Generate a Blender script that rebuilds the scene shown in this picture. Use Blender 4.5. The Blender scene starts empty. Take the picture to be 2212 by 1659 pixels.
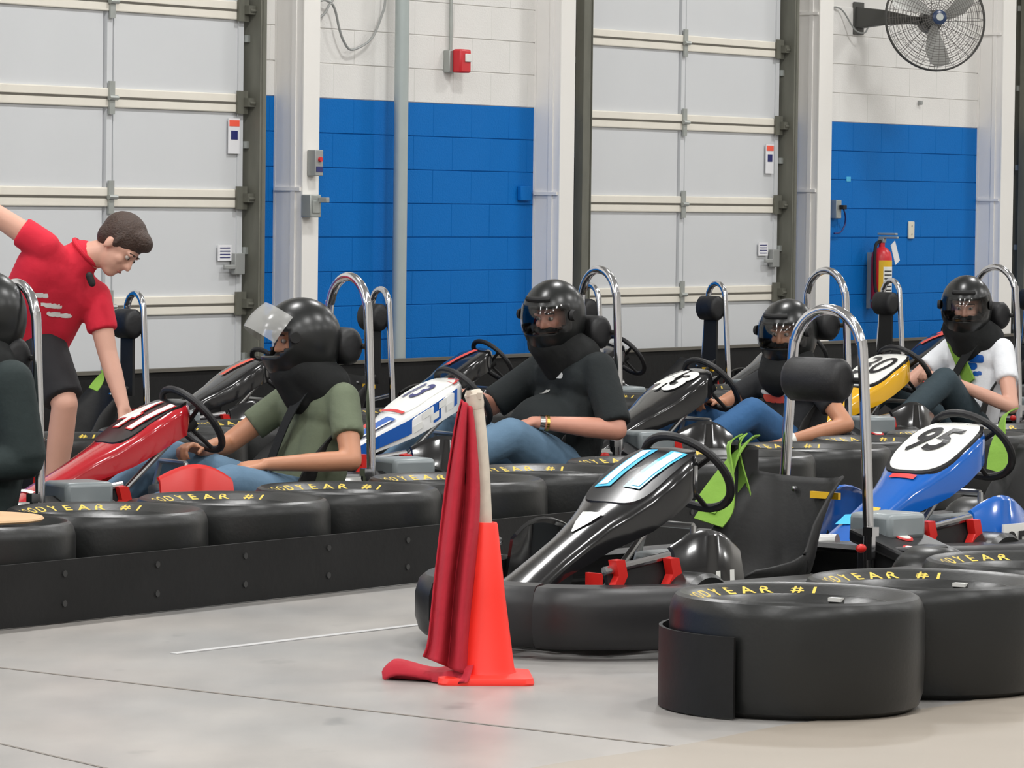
import bpy, bmesh, math, random
from mathutils import Vector, Matrix, noise
random.seed(7)
C = bpy.context.scene.collection
S = bpy.context.scene
PI = math.pi
R = math.radians

# ------------------------------------------------------------------ camera
W_, H_, F_ = 2212.0, 1659.0, 9000.0
CAM = Vector((0, 0, 1.39))
pitch = math.atan((H_/2 - 438)/F_)
roll = R(0.7)
fwd = Vector((0, math.cos(pitch), -math.sin(pitch)))
r0 = Vector((1, 0, 0)); u0 = r0.cross(fwd)
rgt = r0*math.cos(roll) + u0*math.sin(roll)
upv = -r0*math.sin(roll) + u0*math.cos(roll)
cd = bpy.data.cameras.new('camera'); cam = bpy.data.objects.new('camera', cd); C.objects.link(cam)
m3 = Matrix((rgt, upv, -fwd)).transposed()
cam.matrix_world = Matrix.Translation(CAM) @ m3.to_4x4()
cd.sensor_width = 36; cd.sensor_fit = 'HORIZONTAL'; cd.lens = F_/W_*36; cd.clip_end = 200
S.camera = cam

# ------------------------------------------------------------------ world, exposure
w = bpy.data.worlds.new('world'); S.world = w; w.use_nodes = True
w.node_tree.nodes['Background'].inputs[0].default_value = (1, 1, 1, 1)
w.node_tree.nodes['Background'].inputs[1].default_value = .3
S.view_settings.view_transform = 'Standard'; S.view_settings.look = 'None'
S.view_settings.gamma = 1; S.view_settings.use_curve_mapping = False
S.view_settings.exposure = 0.0
LAMP_W = 138.0

# ------------------------------------------------------------------ picture point -> point in the hall
def ray(px, py):
    return (fwd*F_ + rgt*(px - W_/2) + upv*(H_/2 - py)).normalized()
def at_z(px, py, z):
    d = ray(px, py); return CAM + d*((z - CAM.z)/d.z)
def at_y(px, py, y):
    d = ray(px, py); return CAM + d*(y/d.y)
P0 = Vector((-1.127, 24.39, 0)); WA = math.atan2(.826, .563)
WT = Vector((math.cos(WA), math.sin(WA), 0)); WN = Vector((math.sin(WA), -math.cos(WA), 0))
def at_wall(px, py, off=0.0):
    d = ray(px, py); k = (P0 + WN*off - CAM).dot(WN)/d.dot(WN)
    p = CAM + d*k; return Vector(((p - P0).dot(WT), -off, p.z))     # wall frame: along, depth, up
def wpt(t, off, z=0):
    return P0 + WT*t + WN*off + Vector((0, 0, z))

# ------------------------------------------------------------------ materials
MATS = {}
def mat(name, col, rough=.5, metal=0, noise_amt=0, noise_scale=6, bump=0, bump_scale=60, coat=0, emit=0, stretch=None, spec=.5):
    if name in MATS: return MATS[name]
    m = bpy.data.materials.new(name); m.use_nodes = True; nt = m.node_tree; b = nt.nodes['Principled BSDF']
    b.inputs['Base Color'].default_value = (*col, 1); b.inputs['Roughness'].default_value = rough
    b.inputs['Metallic'].default_value = metal; b.inputs['Coat Weight'].default_value = coat
    b.inputs['Specular IOR Level'].default_value = spec
    b.inputs['Coat Roughness'].default_value = .08
    tc = nt.nodes.new('ShaderNodeTexCoord'); mp = nt.nodes.new('ShaderNodeMapping')
    nt.links.new(tc.outputs['Object'], mp.inputs[0])
    if stretch: mp.inputs['Scale'].default_value = stretch
    if noise_amt:
        n = nt.nodes.new('ShaderNodeTexNoise'); n.inputs['Scale'].default_value = noise_scale; n.inputs['Detail'].default_value = 5
        nt.links.new(mp.outputs[0], n.inputs['Vector'])
        mx = nt.nodes.new('ShaderNodeMix'); mx.data_type = 'RGBA'
        mx.inputs[6].default_value = (*[c*(1 - noise_amt) for c in col], 1)
        mx.inputs[7].default_value = (*[min(1, c*(1 + noise_amt)) for c in col], 1)
        nt.links.new(n.outputs['Fac'], mx.inputs[0]); nt.links.new(mx.outputs[2], b.inputs['Base Color'])
    if bump:
        n2 = nt.nodes.new('ShaderNodeTexNoise'); n2.inputs['Scale'].default_value = bump_scale; n2.inputs['Detail'].default_value = 3
        nt.links.new(mp.outputs[0], n2.inputs['Vector'])
        bp = nt.nodes.new('ShaderNodeBump'); bp.inputs['Strength'].default_value = bump; bp.inputs['Distance'].default_value = .01
        nt.links.new(n2.outputs['Fac'], bp.inputs['Height']); nt.links.new(bp.outputs[0], b.inputs['Normal'])
    if emit:
        b.inputs['Emission Color'].default_value = (1, .97, .92, 1); b.inputs['Emission Strength'].default_value = emit
    MATS[name] = m; return m
def M(n): return MATS[n]
mat('white_paint', (.79, .775, .745), .6, noise_amt=.04, noise_scale=3, bump=.25, bump_scale=90)
mat('blue_paint', (.003, .150, .50), .55, noise_amt=.06, noise_scale=4, bump=.25, bump_scale=90, spec=.12)
mat('mortar_white', (.75, .735, .705), .7); mat('mortar_blue', (.003, .142, .47), .7, spec=.1)
mat('door_white', (.64, .655, .67), .45, noise_amt=.03, noise_scale=2)
mat('door_cream', (.80, .76, .67), .45, noise_amt=.06, noise_scale=8)
mat('seal_dark', (.12, .11, .09), .8)
mat('steel_track', (.17, .17, .14), .55, .35, noise_amt=.3, noise_scale=7, stretch=(3, 3, .6))
mat('galvanized', (.40, .42, .40), .45, .5, noise_amt=.15, noise_scale=9)
mat('column_paint', (.84, .82, .79), .45, noise_amt=.05, noise_scale=3)
mat('column_edge', (.85, .83, .79), .4)
mat('pipe_paint', (.42, .47, .46), .35, .2, noise_amt=.08)
mat('grey_box', (.33, .34, .33), .5, .2)
mat('rubber', (.0095, .0102, .0100), .34, noise_amt=.35, noise_scale=5, bump=.05, bump_scale=70, spec=.45)
mat('belt_rubber', (.011, .011, .011), .55, noise_amt=.5, noise_scale=3.5, bump=.1, bump_scale=30, spec=.25)
mat('tyre_yellow', (.62, .45, .06), .6, noise_amt=.35, noise_scale=40)
mat('tyre_white', (.65, .65, .62), .6)
mat('plastic_black', (.010, .010, .011), .4, noise_amt=.3, noise_scale=8, bump=.08, bump_scale=25)
mat('gloss_black', (.010, .010, .011), .16, coat=.6)
mat('helmet_black', (.009, .010, .010), .30, spec=.55)
mat('matte_black', (.008, .008, .008), .7, noise_amt=.25, noise_scale=12)
mat('seat_black', (.006, .006, .006), .62, noise_amt=.3, noise_scale=10, bump=.1, bump_scale=50)
mat('foam_black', (.008, .008, .009), .55, bump=.15, bump_scale=40)
mat('chrome', (.72, .72, .74), .14, 1)
mat('alloy', (.45, .45, .44), .35, .8)
mat('frame_paint', (.05, .05, .05), .4, .4)
mat('tank_grey', (.22, .25, .26), .35, noise_amt=.15)
mat('gloss_red', (.42, .012, .02), .15, coat=.8); mat('red_plastic', (.60, .016, .012), .4)
mat('gloss_blue', (.008, .11, .46), .16, coat=.8); mat('gloss_yellow', (.78, .42, .015), .18, coat=.7)
mat('gloss_white', (.78, .78, .77), .16, coat=.7); mat('decal_white', (.80, .80, .76), .3)
mat('decal_black', (.012, .012, .014), .25); mat('decal_navy', (.02, .025, .15), .3); mat('decal_cyan', (.05, .45, .75), .3)
mat('decal_red', (.62, .03, .03), .3); mat('decal_orange', (.95, .12, .07), .4); mat('decal_yellow', (.75, .45, .02), .35)
mat('decal_blue', (.012, .10, .42), .25)
mat('skin_fair', (.62, .34, .25), .5, noise_amt=.06, noise_scale=10); mat('skin_tan', (.50, .23, .13), .5, noise_amt=.08, noise_scale=10)
mat('skin_ruddy', (.58, .27, .19), .5, noise_amt=.08, noise_scale=10)
mat('hair_brown', (.045, .024, .016), .6, noise_amt=.5, noise_scale=60, bump=.6, bump_scale=120)
mat('lip', (.40, .15, .12), .5); mat('eye_white', (.42, .36, .32), .4); mat('eye_dark', (.02, .015, .012), .2)
def cloth(n, c): return mat(n, c, .85, noise_amt=.12, noise_scale=14, bump=.35, bump_scale=22)
cloth('shirt_red', (.60, .012, .035)); cloth('shirt_green', (.125, .15, .095)); cloth('shirt_black', (.007, .011, .012))
cloth('shirt_charcoal', (.018, .019, .021)); cloth('shirt_white', (.78, .80, .83)); cloth('denim', (.11, .195, .29)); cloth('denim_blue', (.03, .11, .26))
cloth('denim_dark', (.03, .05, .062)); cloth('shorts_black', (.012, .012, .014)); cloth('collar_black', (.004, .005, .005))
cloth('jacket_dark', (.012, .022, .022)); cloth('green_webbing', (.19, .36, .045)); cloth('black_webbing', (.012, .014, .015))
cloth('flag_red', (.43, .012, .028))
mat('shoe', (.25, .2, .06), .6); mat('shoe_black', (.02, .02, .02), .5)
mat('cone_orange', (1.0, .038, .024), .45, noise_amt=.05)
mat('pole_tan', (.60, .53, .44), .7, noise_amt=.2, noise_scale=30)
mat('cardboard', (.55, .36, .20), .8, noise_amt=.15)
mat('paper', (.8, .8, .82), .7); mat('plate_beige', (.72, .68, .56), .4)
mat('alarm_red', (.62, .02, .03), .35); mat('fan_dark', (.06, .06, .055), .5); mat('fan_wire', (.16, .15, .14), .45, .3); mat('fan_blade', (.40, .40, .38), .4, .4)
mat('badge_blue', (.015, .035, .09), .3); mat('ceiling_paint', (.62, .62, .60), .8); mat('hall_paint', (.72, .70, .66), .7)
mat('lamp_glow', (1, 1, 1), .5, emit=9); mat('lamp_housing', (.7, .7, .7), .4)
mat('floor_line', (.46, .46, .46), .5); mat('joint_dark', (.19, .17, .15), .8)
mat('watch_steel', (.7, .7, .68), .2, 1); mat('gold', (.8, .55, .15), .25, 1)
mat('beige_floor', (.305, .268, .225), .42, noise_amt=.10, noise_scale=2.2)

def floor_mat():
    m = bpy.data.materials.new('concrete'); m.use_nodes = True; nt = m.node_tree; b = nt.nodes['Principled BSDF']
    tc = nt.nodes.new('ShaderNodeTexCoord')
    def nz(scale, detail, st=(1, 1, 1)):
        mp = nt.nodes.new('ShaderNodeMapping'); mp.inputs['Scale'].default_value = st
        nt.links.new(tc.outputs['Object'], mp.inputs[0])
        n = nt.nodes.new('ShaderNodeTexNoise'); n.inputs['Scale'].default_value = scale; n.inputs['Detail'].default_value = detail
        nt.links.new(mp.outputs[0], n.inputs['Vector']); return n
    n1 = nz(.9, 4); n2 = nz(2.6, 8, (1.6, .7, 1)); n3 = nz(5, 3, (1, .55, 1))
    r1 = nt.nodes.new('ShaderNodeValToRGB'); r1.color_ramp.elements[0].position = .35; r1.color_ramp.elements[1].position = .68
    r1.color_ramp.elements[0].color = (.288, .286, .283, 1); r1.color_ramp.elements[1].color = (.345, .325, .306, 1)
    nt.links.new(n1.outputs['Fac'], r1.inputs[0])
    r2 = nt.nodes.new('ShaderNodeValToRGB'); r2.color_ramp.elements[0].position = .25; r2.color_ramp.elements[1].position = .75
    r2.color_ramp.elements[0].color = (.80, .80, .80, 1); r2.color_ramp.elements[1].color = (1.12, 1.11, 1.09, 1)
    nt.links.new(n2.outputs['Fac'], r2.inputs[0])
    r3 = nt.nodes.new('ShaderNodeValToRGB'); r3.color_ramp.elements[0].position = .66; r3.color_ramp.elements[1].position = .76
    r3.color_ramp.elements[0].color = (1, 1, 1, 1); r3.color_ramp.elements[1].color = (.74, .75, .76, 1)
    nt.links.new(n3.outputs['Fac'], r3.inputs[0])
    prev = r1.outputs[0]
    for r_ in (r2, r3):
        mx = nt.nodes.new('ShaderNodeMix'); mx.data_type = 'RGBA'; mx.blend_type = 'MULTIPLY'; mx.inputs[0].default_value = 1
        nt.links.new(prev, mx.inputs[6]); nt.links.new(r_.outputs[0], mx.inputs[7]); prev = mx.outputs[2]
    nt.links.new(prev, b.inputs['Base Color'])
    b.inputs['Roughness'].default_value = .36; b.inputs['Specular IOR Level'].default_value = .35
    MATS['concrete'] = m
floor_mat()
def glass_mat():
    m = bpy.data.materials.new('visor_clear'); m.use_nodes = True; nt = m.node_tree; nt.nodes.clear()
    o = nt.nodes.new('ShaderNodeOutputMaterial'); t = nt.nodes.new('ShaderNodeBsdfTransparent'); g = nt.nodes.new('ShaderNodeBsdfGlossy')
    t.inputs[0].default_value = (.8, .8, .8, 1); g.inputs['Roughness'].default_value = .08; g.inputs[0].default_value = (.9, .9, .9, 1)
    f = nt.nodes.new('ShaderNodeFresnel'); f.inputs[0].default_value = 1.6
    mx = nt.nodes.new('ShaderNodeMixShader'); nt.links.new(f.outputs[0], mx.inputs[0]); nt.links.new(t.outputs[0], mx.inputs[1]); nt.links.new(g.outputs[0], mx.inputs[2])
    nt.links.new(mx.outputs[0], o.inputs[0]); MATS['visor_clear'] = m
    m = bpy.data.materials.new('visor_frosted'); m.use_nodes = True; nt = m.node_tree; nt.nodes.clear()
    o = nt.nodes.new('ShaderNodeOutputMaterial'); t = nt.nodes.new('ShaderNodeBsdfTransparent'); g = nt.nodes.new('ShaderNodeBsdfPrincipled')
    t.inputs[0].default_value = (.9, .9, .9, 1); g.inputs['Roughness'].default_value = .15; g.inputs['Base Color'].default_value = (.55, .55, .53, 1)
    mx = nt.nodes.new('ShaderNodeMixShader'); mx.inputs[0].default_value = .5; nt.links.new(t.outputs[0], mx.inputs[1]); nt.links.new(g.outputs[0], mx.inputs[2])
    nt.links.new(mx.outputs[0], o.inputs[0]); MATS['visor_frosted'] = m
glass_mat()

# ------------------------------------------------------------------ mesh helpers
class MB:
    def __init__(s): s.v = []; s.f = []
    def add(s, vs, fs):
        o = len(s.v); s.v += [Vector(p) for p in vs]; s.f += [tuple(i + o for i in f) for f in fs]; return s
    def box(s, lo, hi, mtx=None):
        (a, b, c), (d, e, f) = lo, hi
        vs = [Vector(p) for p in ((a, b, c), (d, b, c), (d, e, c), (a, e, c), (a, b, f), (d, b, f), (d, e, f), (a, e, f))]
        if mtx: vs = [mtx @ p for p in vs]
        return s.add(vs, [(0, 3, 2, 1), (4, 5, 6, 7), (0, 1, 5, 4), (1, 2, 6, 5), (2, 3, 7, 6), (3, 0, 4, 7)])
    def rings(s, rs, closed=True, cap0=True, cap1=True):
        n = len(rs[0]); vs = [p for r in rs for p in r]; fs = []
        for i in range(len(rs) - 1):
            for j in range(n if closed else n - 1):
                a, b = i*n + j, i*n + (j + 1) % n; fs.append((a, b, b + n, a + n))
        if closed and cap0: fs.append(tuple(range(n))[::-1])
        if closed and cap1: fs.append(tuple(range((len(rs) - 1)*n, len(rs)*n)))
        return s.add(vs, fs)
    def tube(s, pts, r, n=10, caps=True, loop=False):
        pts = [Vector(p) for p in pts]; rr = r if isinstance(r, (list, tuple)) else [r]*len(pts)
        rs = []; N = len(pts); nrm = None
        for i, p in enumerate(pts):
            if loop: t = pts[(i + 1) % N] - pts[i - 1]
            else: t = pts[min(i + 1, N - 1)] - pts[max(i - 1, 0)]
            t.normalize()
            if nrm is None:
                nrm = t.cross(Vector((0, 0, 1)))
                if nrm.length < .05: nrm = t.cross(Vector((1, 0, 0)))
            nrm = (nrm - t*nrm.dot(t)).normalized(); b = t.cross(nrm)
            rs.append([p + (nrm*math.cos(2*PI*k/n) + b*math.sin(2*PI*k/n))*rr[i] for k in range(n)])
        if loop: rs.append(list(rs[0])); return s.rings(rs, True, False, False)
        return s.rings(rs, True, caps, caps)
    def lathe(s, prof, n=32, mtx=None, closed=False):
        rs = []
        for k in range(n + 1):
            a = 2*PI*k/n
            ring = [Vector((r*math.cos(a), r*math.sin(a), z)) for r, z in prof]
            if mtx: ring = [mtx @ p for p in ring]
            rs.append(ring)
        np_ = len(prof); vs = [p for r in rs[:-1] for p in r]; fs = []
        for k in range(n):
            k2 = (k + 1) % n
            for j in range(np_ if closed else np_ - 1):
                j2 = (j + 1) % np_
                fs.append((k*np_ + j, k2*np_ + j, k2*np_ + j2, k*np_ + j2))
        return s.add(vs, fs)
    def ell(s, c, r, mtx=None, n=16, m=10):
        rs = []
        for i in range(m + 1):
            ph = -PI/2 + PI*i/m
            ring = [Vector((r[0]*math.cos(ph)*math.cos(2*PI*k/n), r[1]*math.cos(ph)*math.sin(2*PI*k/n), r[2]*math.sin(ph))) for k in range(n)]
            rs.append([Vector(c) + (mtx @ p if mtx else p) for p in ring])
        return s.rings(rs, True, False, False)
    def cap(s, p0, r0_, p1, r1_, n=14):
        p0, p1 = Vector(p0), Vector(p1); ax = p1 - p0
        if ax.length < 1e-5: return s.ell(p0, (r0_,)*3)
        t = ax.normalized(); a = t.orthogonal().normalized(); b = t.cross(a); rs = []
        for i in range(5):
            ph = -PI/2 + (PI/2)*i/4; rs.append([p0 + t*(r0_*math.sin(ph)) + (a*math.cos(2*PI*k/n) + b*math.sin(2*PI*k/n))*max(r0_*math.cos(ph), 1e-4) for k in range(n)])
        for i in range(5):
            ph = (PI/2)*i/4; rs.append([p1 + t*(r1_*math.sin(ph)) + (a*math.cos(2*PI*k/n) + b*math.sin(2*PI*k/n))*max(r1_*math.cos(ph), 1e-4) for k in range(n)])
        return s.rings(rs)
    def frus(s, p0, r0_, p1, r1_, n=16):
        p0, p1 = Vector(p0), Vector(p1); t = (p1 - p0).normalized(); a = t.orthogonal().normalized(); b = t.cross(a)
        return s.rings([[p + (a*math.cos(2*PI*k/n) + b*math.sin(2*PI*k/n))*r for k in range(n)] for p, r in ((p0, r0_), (p1, r1_))])
    def mesh(s, name, m, smooth=True, angle=35, fix=True):
        me = bpy.data.meshes.new(name); me.from_pydata([tuple(p) for p in s.v], [], s.f); me.update()
        if fix:
            bm = bmesh.new(); bm.from_mesh(me); bmesh.ops.recalc_face_normals(bm, faces=bm.faces); bm.to_mesh(me); bm.free()
        me.materials.append(M(m) if isinstance(m, str) else m)
        if smooth:
            me.polygons.foreach_set('use_smooth', [True]*len(me.polygons))
            me.set_sharp_from_angle(angle=R(angle))
        return me
    def obj(s, name, m, parent=None, bevel=0, **k):
        return place(name, s.mesh(name, m, **k), parent, bevel)
def place(name, me, parent=None, bevel=0):
    o = bpy.data.objects.new(name, me); C.objects.link(o)
    if parent: o.parent = parent
    if bevel:
        b = o.modifiers.new('bevel', 'BEVEL'); b.width = bevel; b.segments = 2; b.limit_method = 'ANGLE'; b.angle_limit = R(40)
    return o
def tag(o, label=None, cat=None, group=None, kind=None):
    if label: o['label'] = label
    if cat: o['category'] = cat
    if group: o['group'] = group
    if kind: o['kind'] = kind
    return o
def thing(name, label, cat, loc=(0, 0, 0), rz=0, group=None, kind=None):
    o = bpy.data.objects.new(name, None); C.objects.link(o); o.location = loc; o.rotation_euler = (0, 0, rz); o.empty_display_size = .1
    return tag(o, label, cat, group, kind)
def wall_thing(name, label, cat, t=0, off=0, z=0, kind=None, group=None):
    return thing(name, label, cat, wpt(t, off, z), WA, group, kind)
def smooth_path(pts, sub=6):
    pts = [Vector(p) for p in pts]; out = []
    for i in range(len(pts) - 1):
        p0 = pts[max(i - 1, 0)]; p1 = pts[i]; p2 = pts[i + 1]; p3 = pts[min(i + 2, len(pts) - 1)]
        for k in range(sub):
            t = k/sub
            out.append(.5*((2*p1) + (p2 - p0)*t + (2*p0 - 5*p1 + 4*p2 - p3)*t*t + (3*p1 - p0 - 3*p2 + p3)*t**3))
    return out + [pts[-1]]
_TXT = {}
def text_tris(body, size=1.0, shear=0.0, offset=0.0):
    key = (body, shear, offset)
    if key not in _TXT:
        cu = bpy.data.curves.new('txt', 'FONT'); cu.body = body; cu.align_x = 'CENTER'; cu.align_y = 'CENTER'; cu.shear = shear; cu.offset = offset
        cu.size = 1; cu.resolution_u = 4
        o = bpy.data.objects.new('txt', cu); C.objects.link(o)
        bpy.context.view_layer.update()
        me = o.evaluated_get(bpy.context.evaluated_depsgraph_get()).to_mesh()
        bm = bmesh.new(); bm.from_mesh(me)
        bmesh.ops.remove_doubles(bm, verts=bm.verts, dist=1e-4)
        bmesh.ops.triangulate(bm, faces=bm.faces)
        bmesh.ops.subdivide_edges(bm, edges=[e for e in bm.edges if e.calc_length() > .25], cuts=2)
        bmesh.ops.triangulate(bm, faces=bm.faces)
        bm.verts.index_update()
        xs = [v.co.x for v in bm.verts]; ys = [v.co.y for v in bm.verts]
        cx, cy, h = (min(xs) + max(xs))/2, (min(ys) + max(ys))/2, (max(ys) - min(ys))
        _TXT[key] = ([((v.co.x - cx)/h, (v.co.y - cy)/h) for v in bm.verts], [tuple(v.index for v in f.verts) for f in bm.faces], (max(xs) - min(xs))/h)
        bm.free(); bpy.data.objects.remove(o)
    vs, fs, asp = _TXT[key]
    return [(x*size, y*size) for x, y in vs], fs, asp
def text_flat(mb, body, size, fn, shear=0, offset=0, sx=1):
    vs, fs, _ = text_tris(body, size, shear, offset)
    mb.add([fn(x*sx, y) for x, y in vs], fs)

# ------------------------------------------------------------------ the hall
T0, T1, OFFM, CH = -25.0, 15.0, 22.0, 6.5
def wbox(mb, t0, t1, o0, o1, z0, z1):
    vs = [wpt(t, o, z) for z in (z0, z1) for t, o in ((t0, o0), (t1, o0), (t1, o1), (t0, o1))]
    return mb.add(vs, [(0, 3, 2, 1), (4, 5, 6, 7), (0, 1, 5, 4), (1, 2, 6, 5), (2, 3, 7, 6), (3, 0, 4, 7)])
floor = tag(wbox(MB(), T0 - .5, T1 + .5, -.5, OFFM + .5, -.2, 0).obj('floor', 'concrete', smooth=False), 'pale worn concrete floor of the kart hall', kind='structure')
tag(wbox(MB(), T0 - .5, T1 + .5, -.5, OFFM + .5, CH, CH + .2).obj('ceiling', 'ceiling_paint', smooth=False), 'ceiling of the hall', kind='structure')
tag(wbox(MB(), T0 - .4, T0, 0, OFFM, 0, CH).obj('wall_left', 'hall_paint', smooth=False), 'side wall of the hall', kind='structure')
tag(wbox(MB(), T1, T1 + .4, 0, OFFM, 0, CH).obj('wall_right', 'hall_paint', smooth=False), 'side wall of the hall', kind='structure')
tag(wbox(MB(), T0 - .4, T1 + .4, OFFM, OFFM + .4, 0, CH).obj('wall_front', 'hall_paint', smooth=False), 'front wall of the hall', kind='structure')

# floor markings: thin paint layers and sawn joints
def flat_poly(name, pts, m, z=.003, parent=floor):
    n = len(pts); vs = [Vector((p.x, p.y, 0.0005)) for p in pts] + [Vector((p.x, p.y, z)) for p in pts]
    fs = [tuple(range(n, 2*n))] + [(i, (i + 1) % n, (i + 1) % n + n, i + n) for i in range(n)]
    return MB().add(vs, fs).obj(name, m, parent, smooth=False)
edge = [at_z(px, py, 0) for px, py in ((1040, 1680), (1200, 1651), (1380, 1624), (1493, 1607), (1643, 1577), (1756, 1559), (2019, 1529), (2132, 1507), (2212, 1493), (2400, 1455))]
edge = smooth_path(edge, 4)
flat_poly('painted_area', edge + [Vector((4.5, edge[-1].y, 0)), Vector((4.5, 7.5, 0)), Vector((-.2, 7.5, 0))], 'beige_floor', .002)
def strip(name, a, b, wd, m, z):
    d = (b - a).normalized(); n = Vector((-d.y, d.x, 0))*wd/2
    return flat_poly(name, [a - n, b - n, b + n, a + n], m, z)
strip('painted_line', at_z(375, 1413, 0), at_z(1010, 1338, 0), .03, 'floor_line', .003)
strip('floor_joint', at_z(-40, 1438, 0), at_z(1500, 1618, 0), .014, 'joint_dark', .0015)
strip('floor_joint', at_z(400, 1700, 0), at_z(-200, 1560, 0), .010, 'joint_dark', .0015)

# ---------------------------------------------------- back wall of painted blocks
def tpx(px, py=300, off=0): return at_wall(px, py, off).x
BLUE_Z = at_wall(1000, 226).z
DZ = .2032; BL = .4064
Z0b = BLUE_Z - math.floor(BLUE_Z/DZ)*DZ        # first course height above the floor
d1c = tpx(235, 300, .06); d1r = tpx(524, 300, .06); d1w = 2*(d1r - d1c); d1l = d1r - d1w
d2l = tpx(1250, 300, .06); d2r = tpx(1681, 300, .06); d2w = d2r - d2l; d2c = tpx(1486, 300, .06)
DOOR_H = 3.66
bays = [(T0, d1l - .05), (d1r + .12, d2l - .05), (d2r + .12, tpx(2200)), (tpx(2200) + d2w, T1)]
wb = tag(bpy.data.objects.new('wall_back', None), 'block wall painted white above and blue below', kind='structure')
C.objects.link(wb); wb.location = P0; wb.rotation_euler = (0, 0, WA)
def blk(m_, L, h, dep):
    b = bmesh.new(); bmesh.ops.create_cube(b, size=1); bmesh.ops.scale(b, vec=(L - .0015, dep, h - .005), verts=b.verts)
    bmesh.ops.bevel(b, geom=[e for e in b.edges if all(v.co.y < 0 for v in e.verts)], offset=.002, segments=1, affect='EDGES')
    me = bpy.data.meshes.new('block'); b.to_mesh(me); b.free(); me.materials.append(M(m_)); return me
BLK = {}
def get_blk(m_, L):
    k = (m_, round(L, 3))
    if k not in BLK: BLK[k] = blk(m_, L, DZ, .09)
    return BLK[k]
# the wall's core behind the face blocks: one slab per bay and colour, joints recessed 6 mm
def core(name, t0, t1, z0, z1, m_):
    MB().box((t0, .0045, z0), (t1, .35, z1)).obj(name, m_, wb, smooth=False)
for i, (a, b_) in enumerate(bays):
    core('mortar_bed', a, b_, 0, BLUE_Z, 'mortar_blue'); core('mortar_bed', a, b_, BLUE_Z, CH, 'mortar_white')
MB().box((d1l - .05, 0, DOOR_H), (d1r + .12, .35, CH)).obj('lintel', 'white_paint', wb, smooth=False)
MB().box((d2l - .05, 0, DOOR_H), (d2r + .12, .35, CH)).obj('lintel', 'white_paint', wb, smooth=False)
MB().box((tpx(2200), 0, DOOR_H), (tpx(2200) + d2w, .35, CH)).obj('lintel', 'white_paint', wb, smooth=False)
ZTOP = at_wall(700, -60).z
for bi in (1, 2):
    a, b_ = bays[bi]; k = 0; z = Z0b - DZ
    while z < ZTOP:
        x = a - (BL/2 if k % 2 else 0)
        while x < b_:
            x0, x1 = max(x, a), min(x + BL, b_)
            if x1 - x0 > .05:
                zb = max(z, 0)
                if z + DZ > .3:
                    o = place('block', get_blk('blue_paint' if z + DZ/2 < BLUE_Z else 'white_paint', x1 - x0), wb)
                    o.location = ((x0 + x1)/2, .043 + random.uniform(0, .0016), z + DZ/2)
            x += BL
        z += DZ; k += 1

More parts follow.
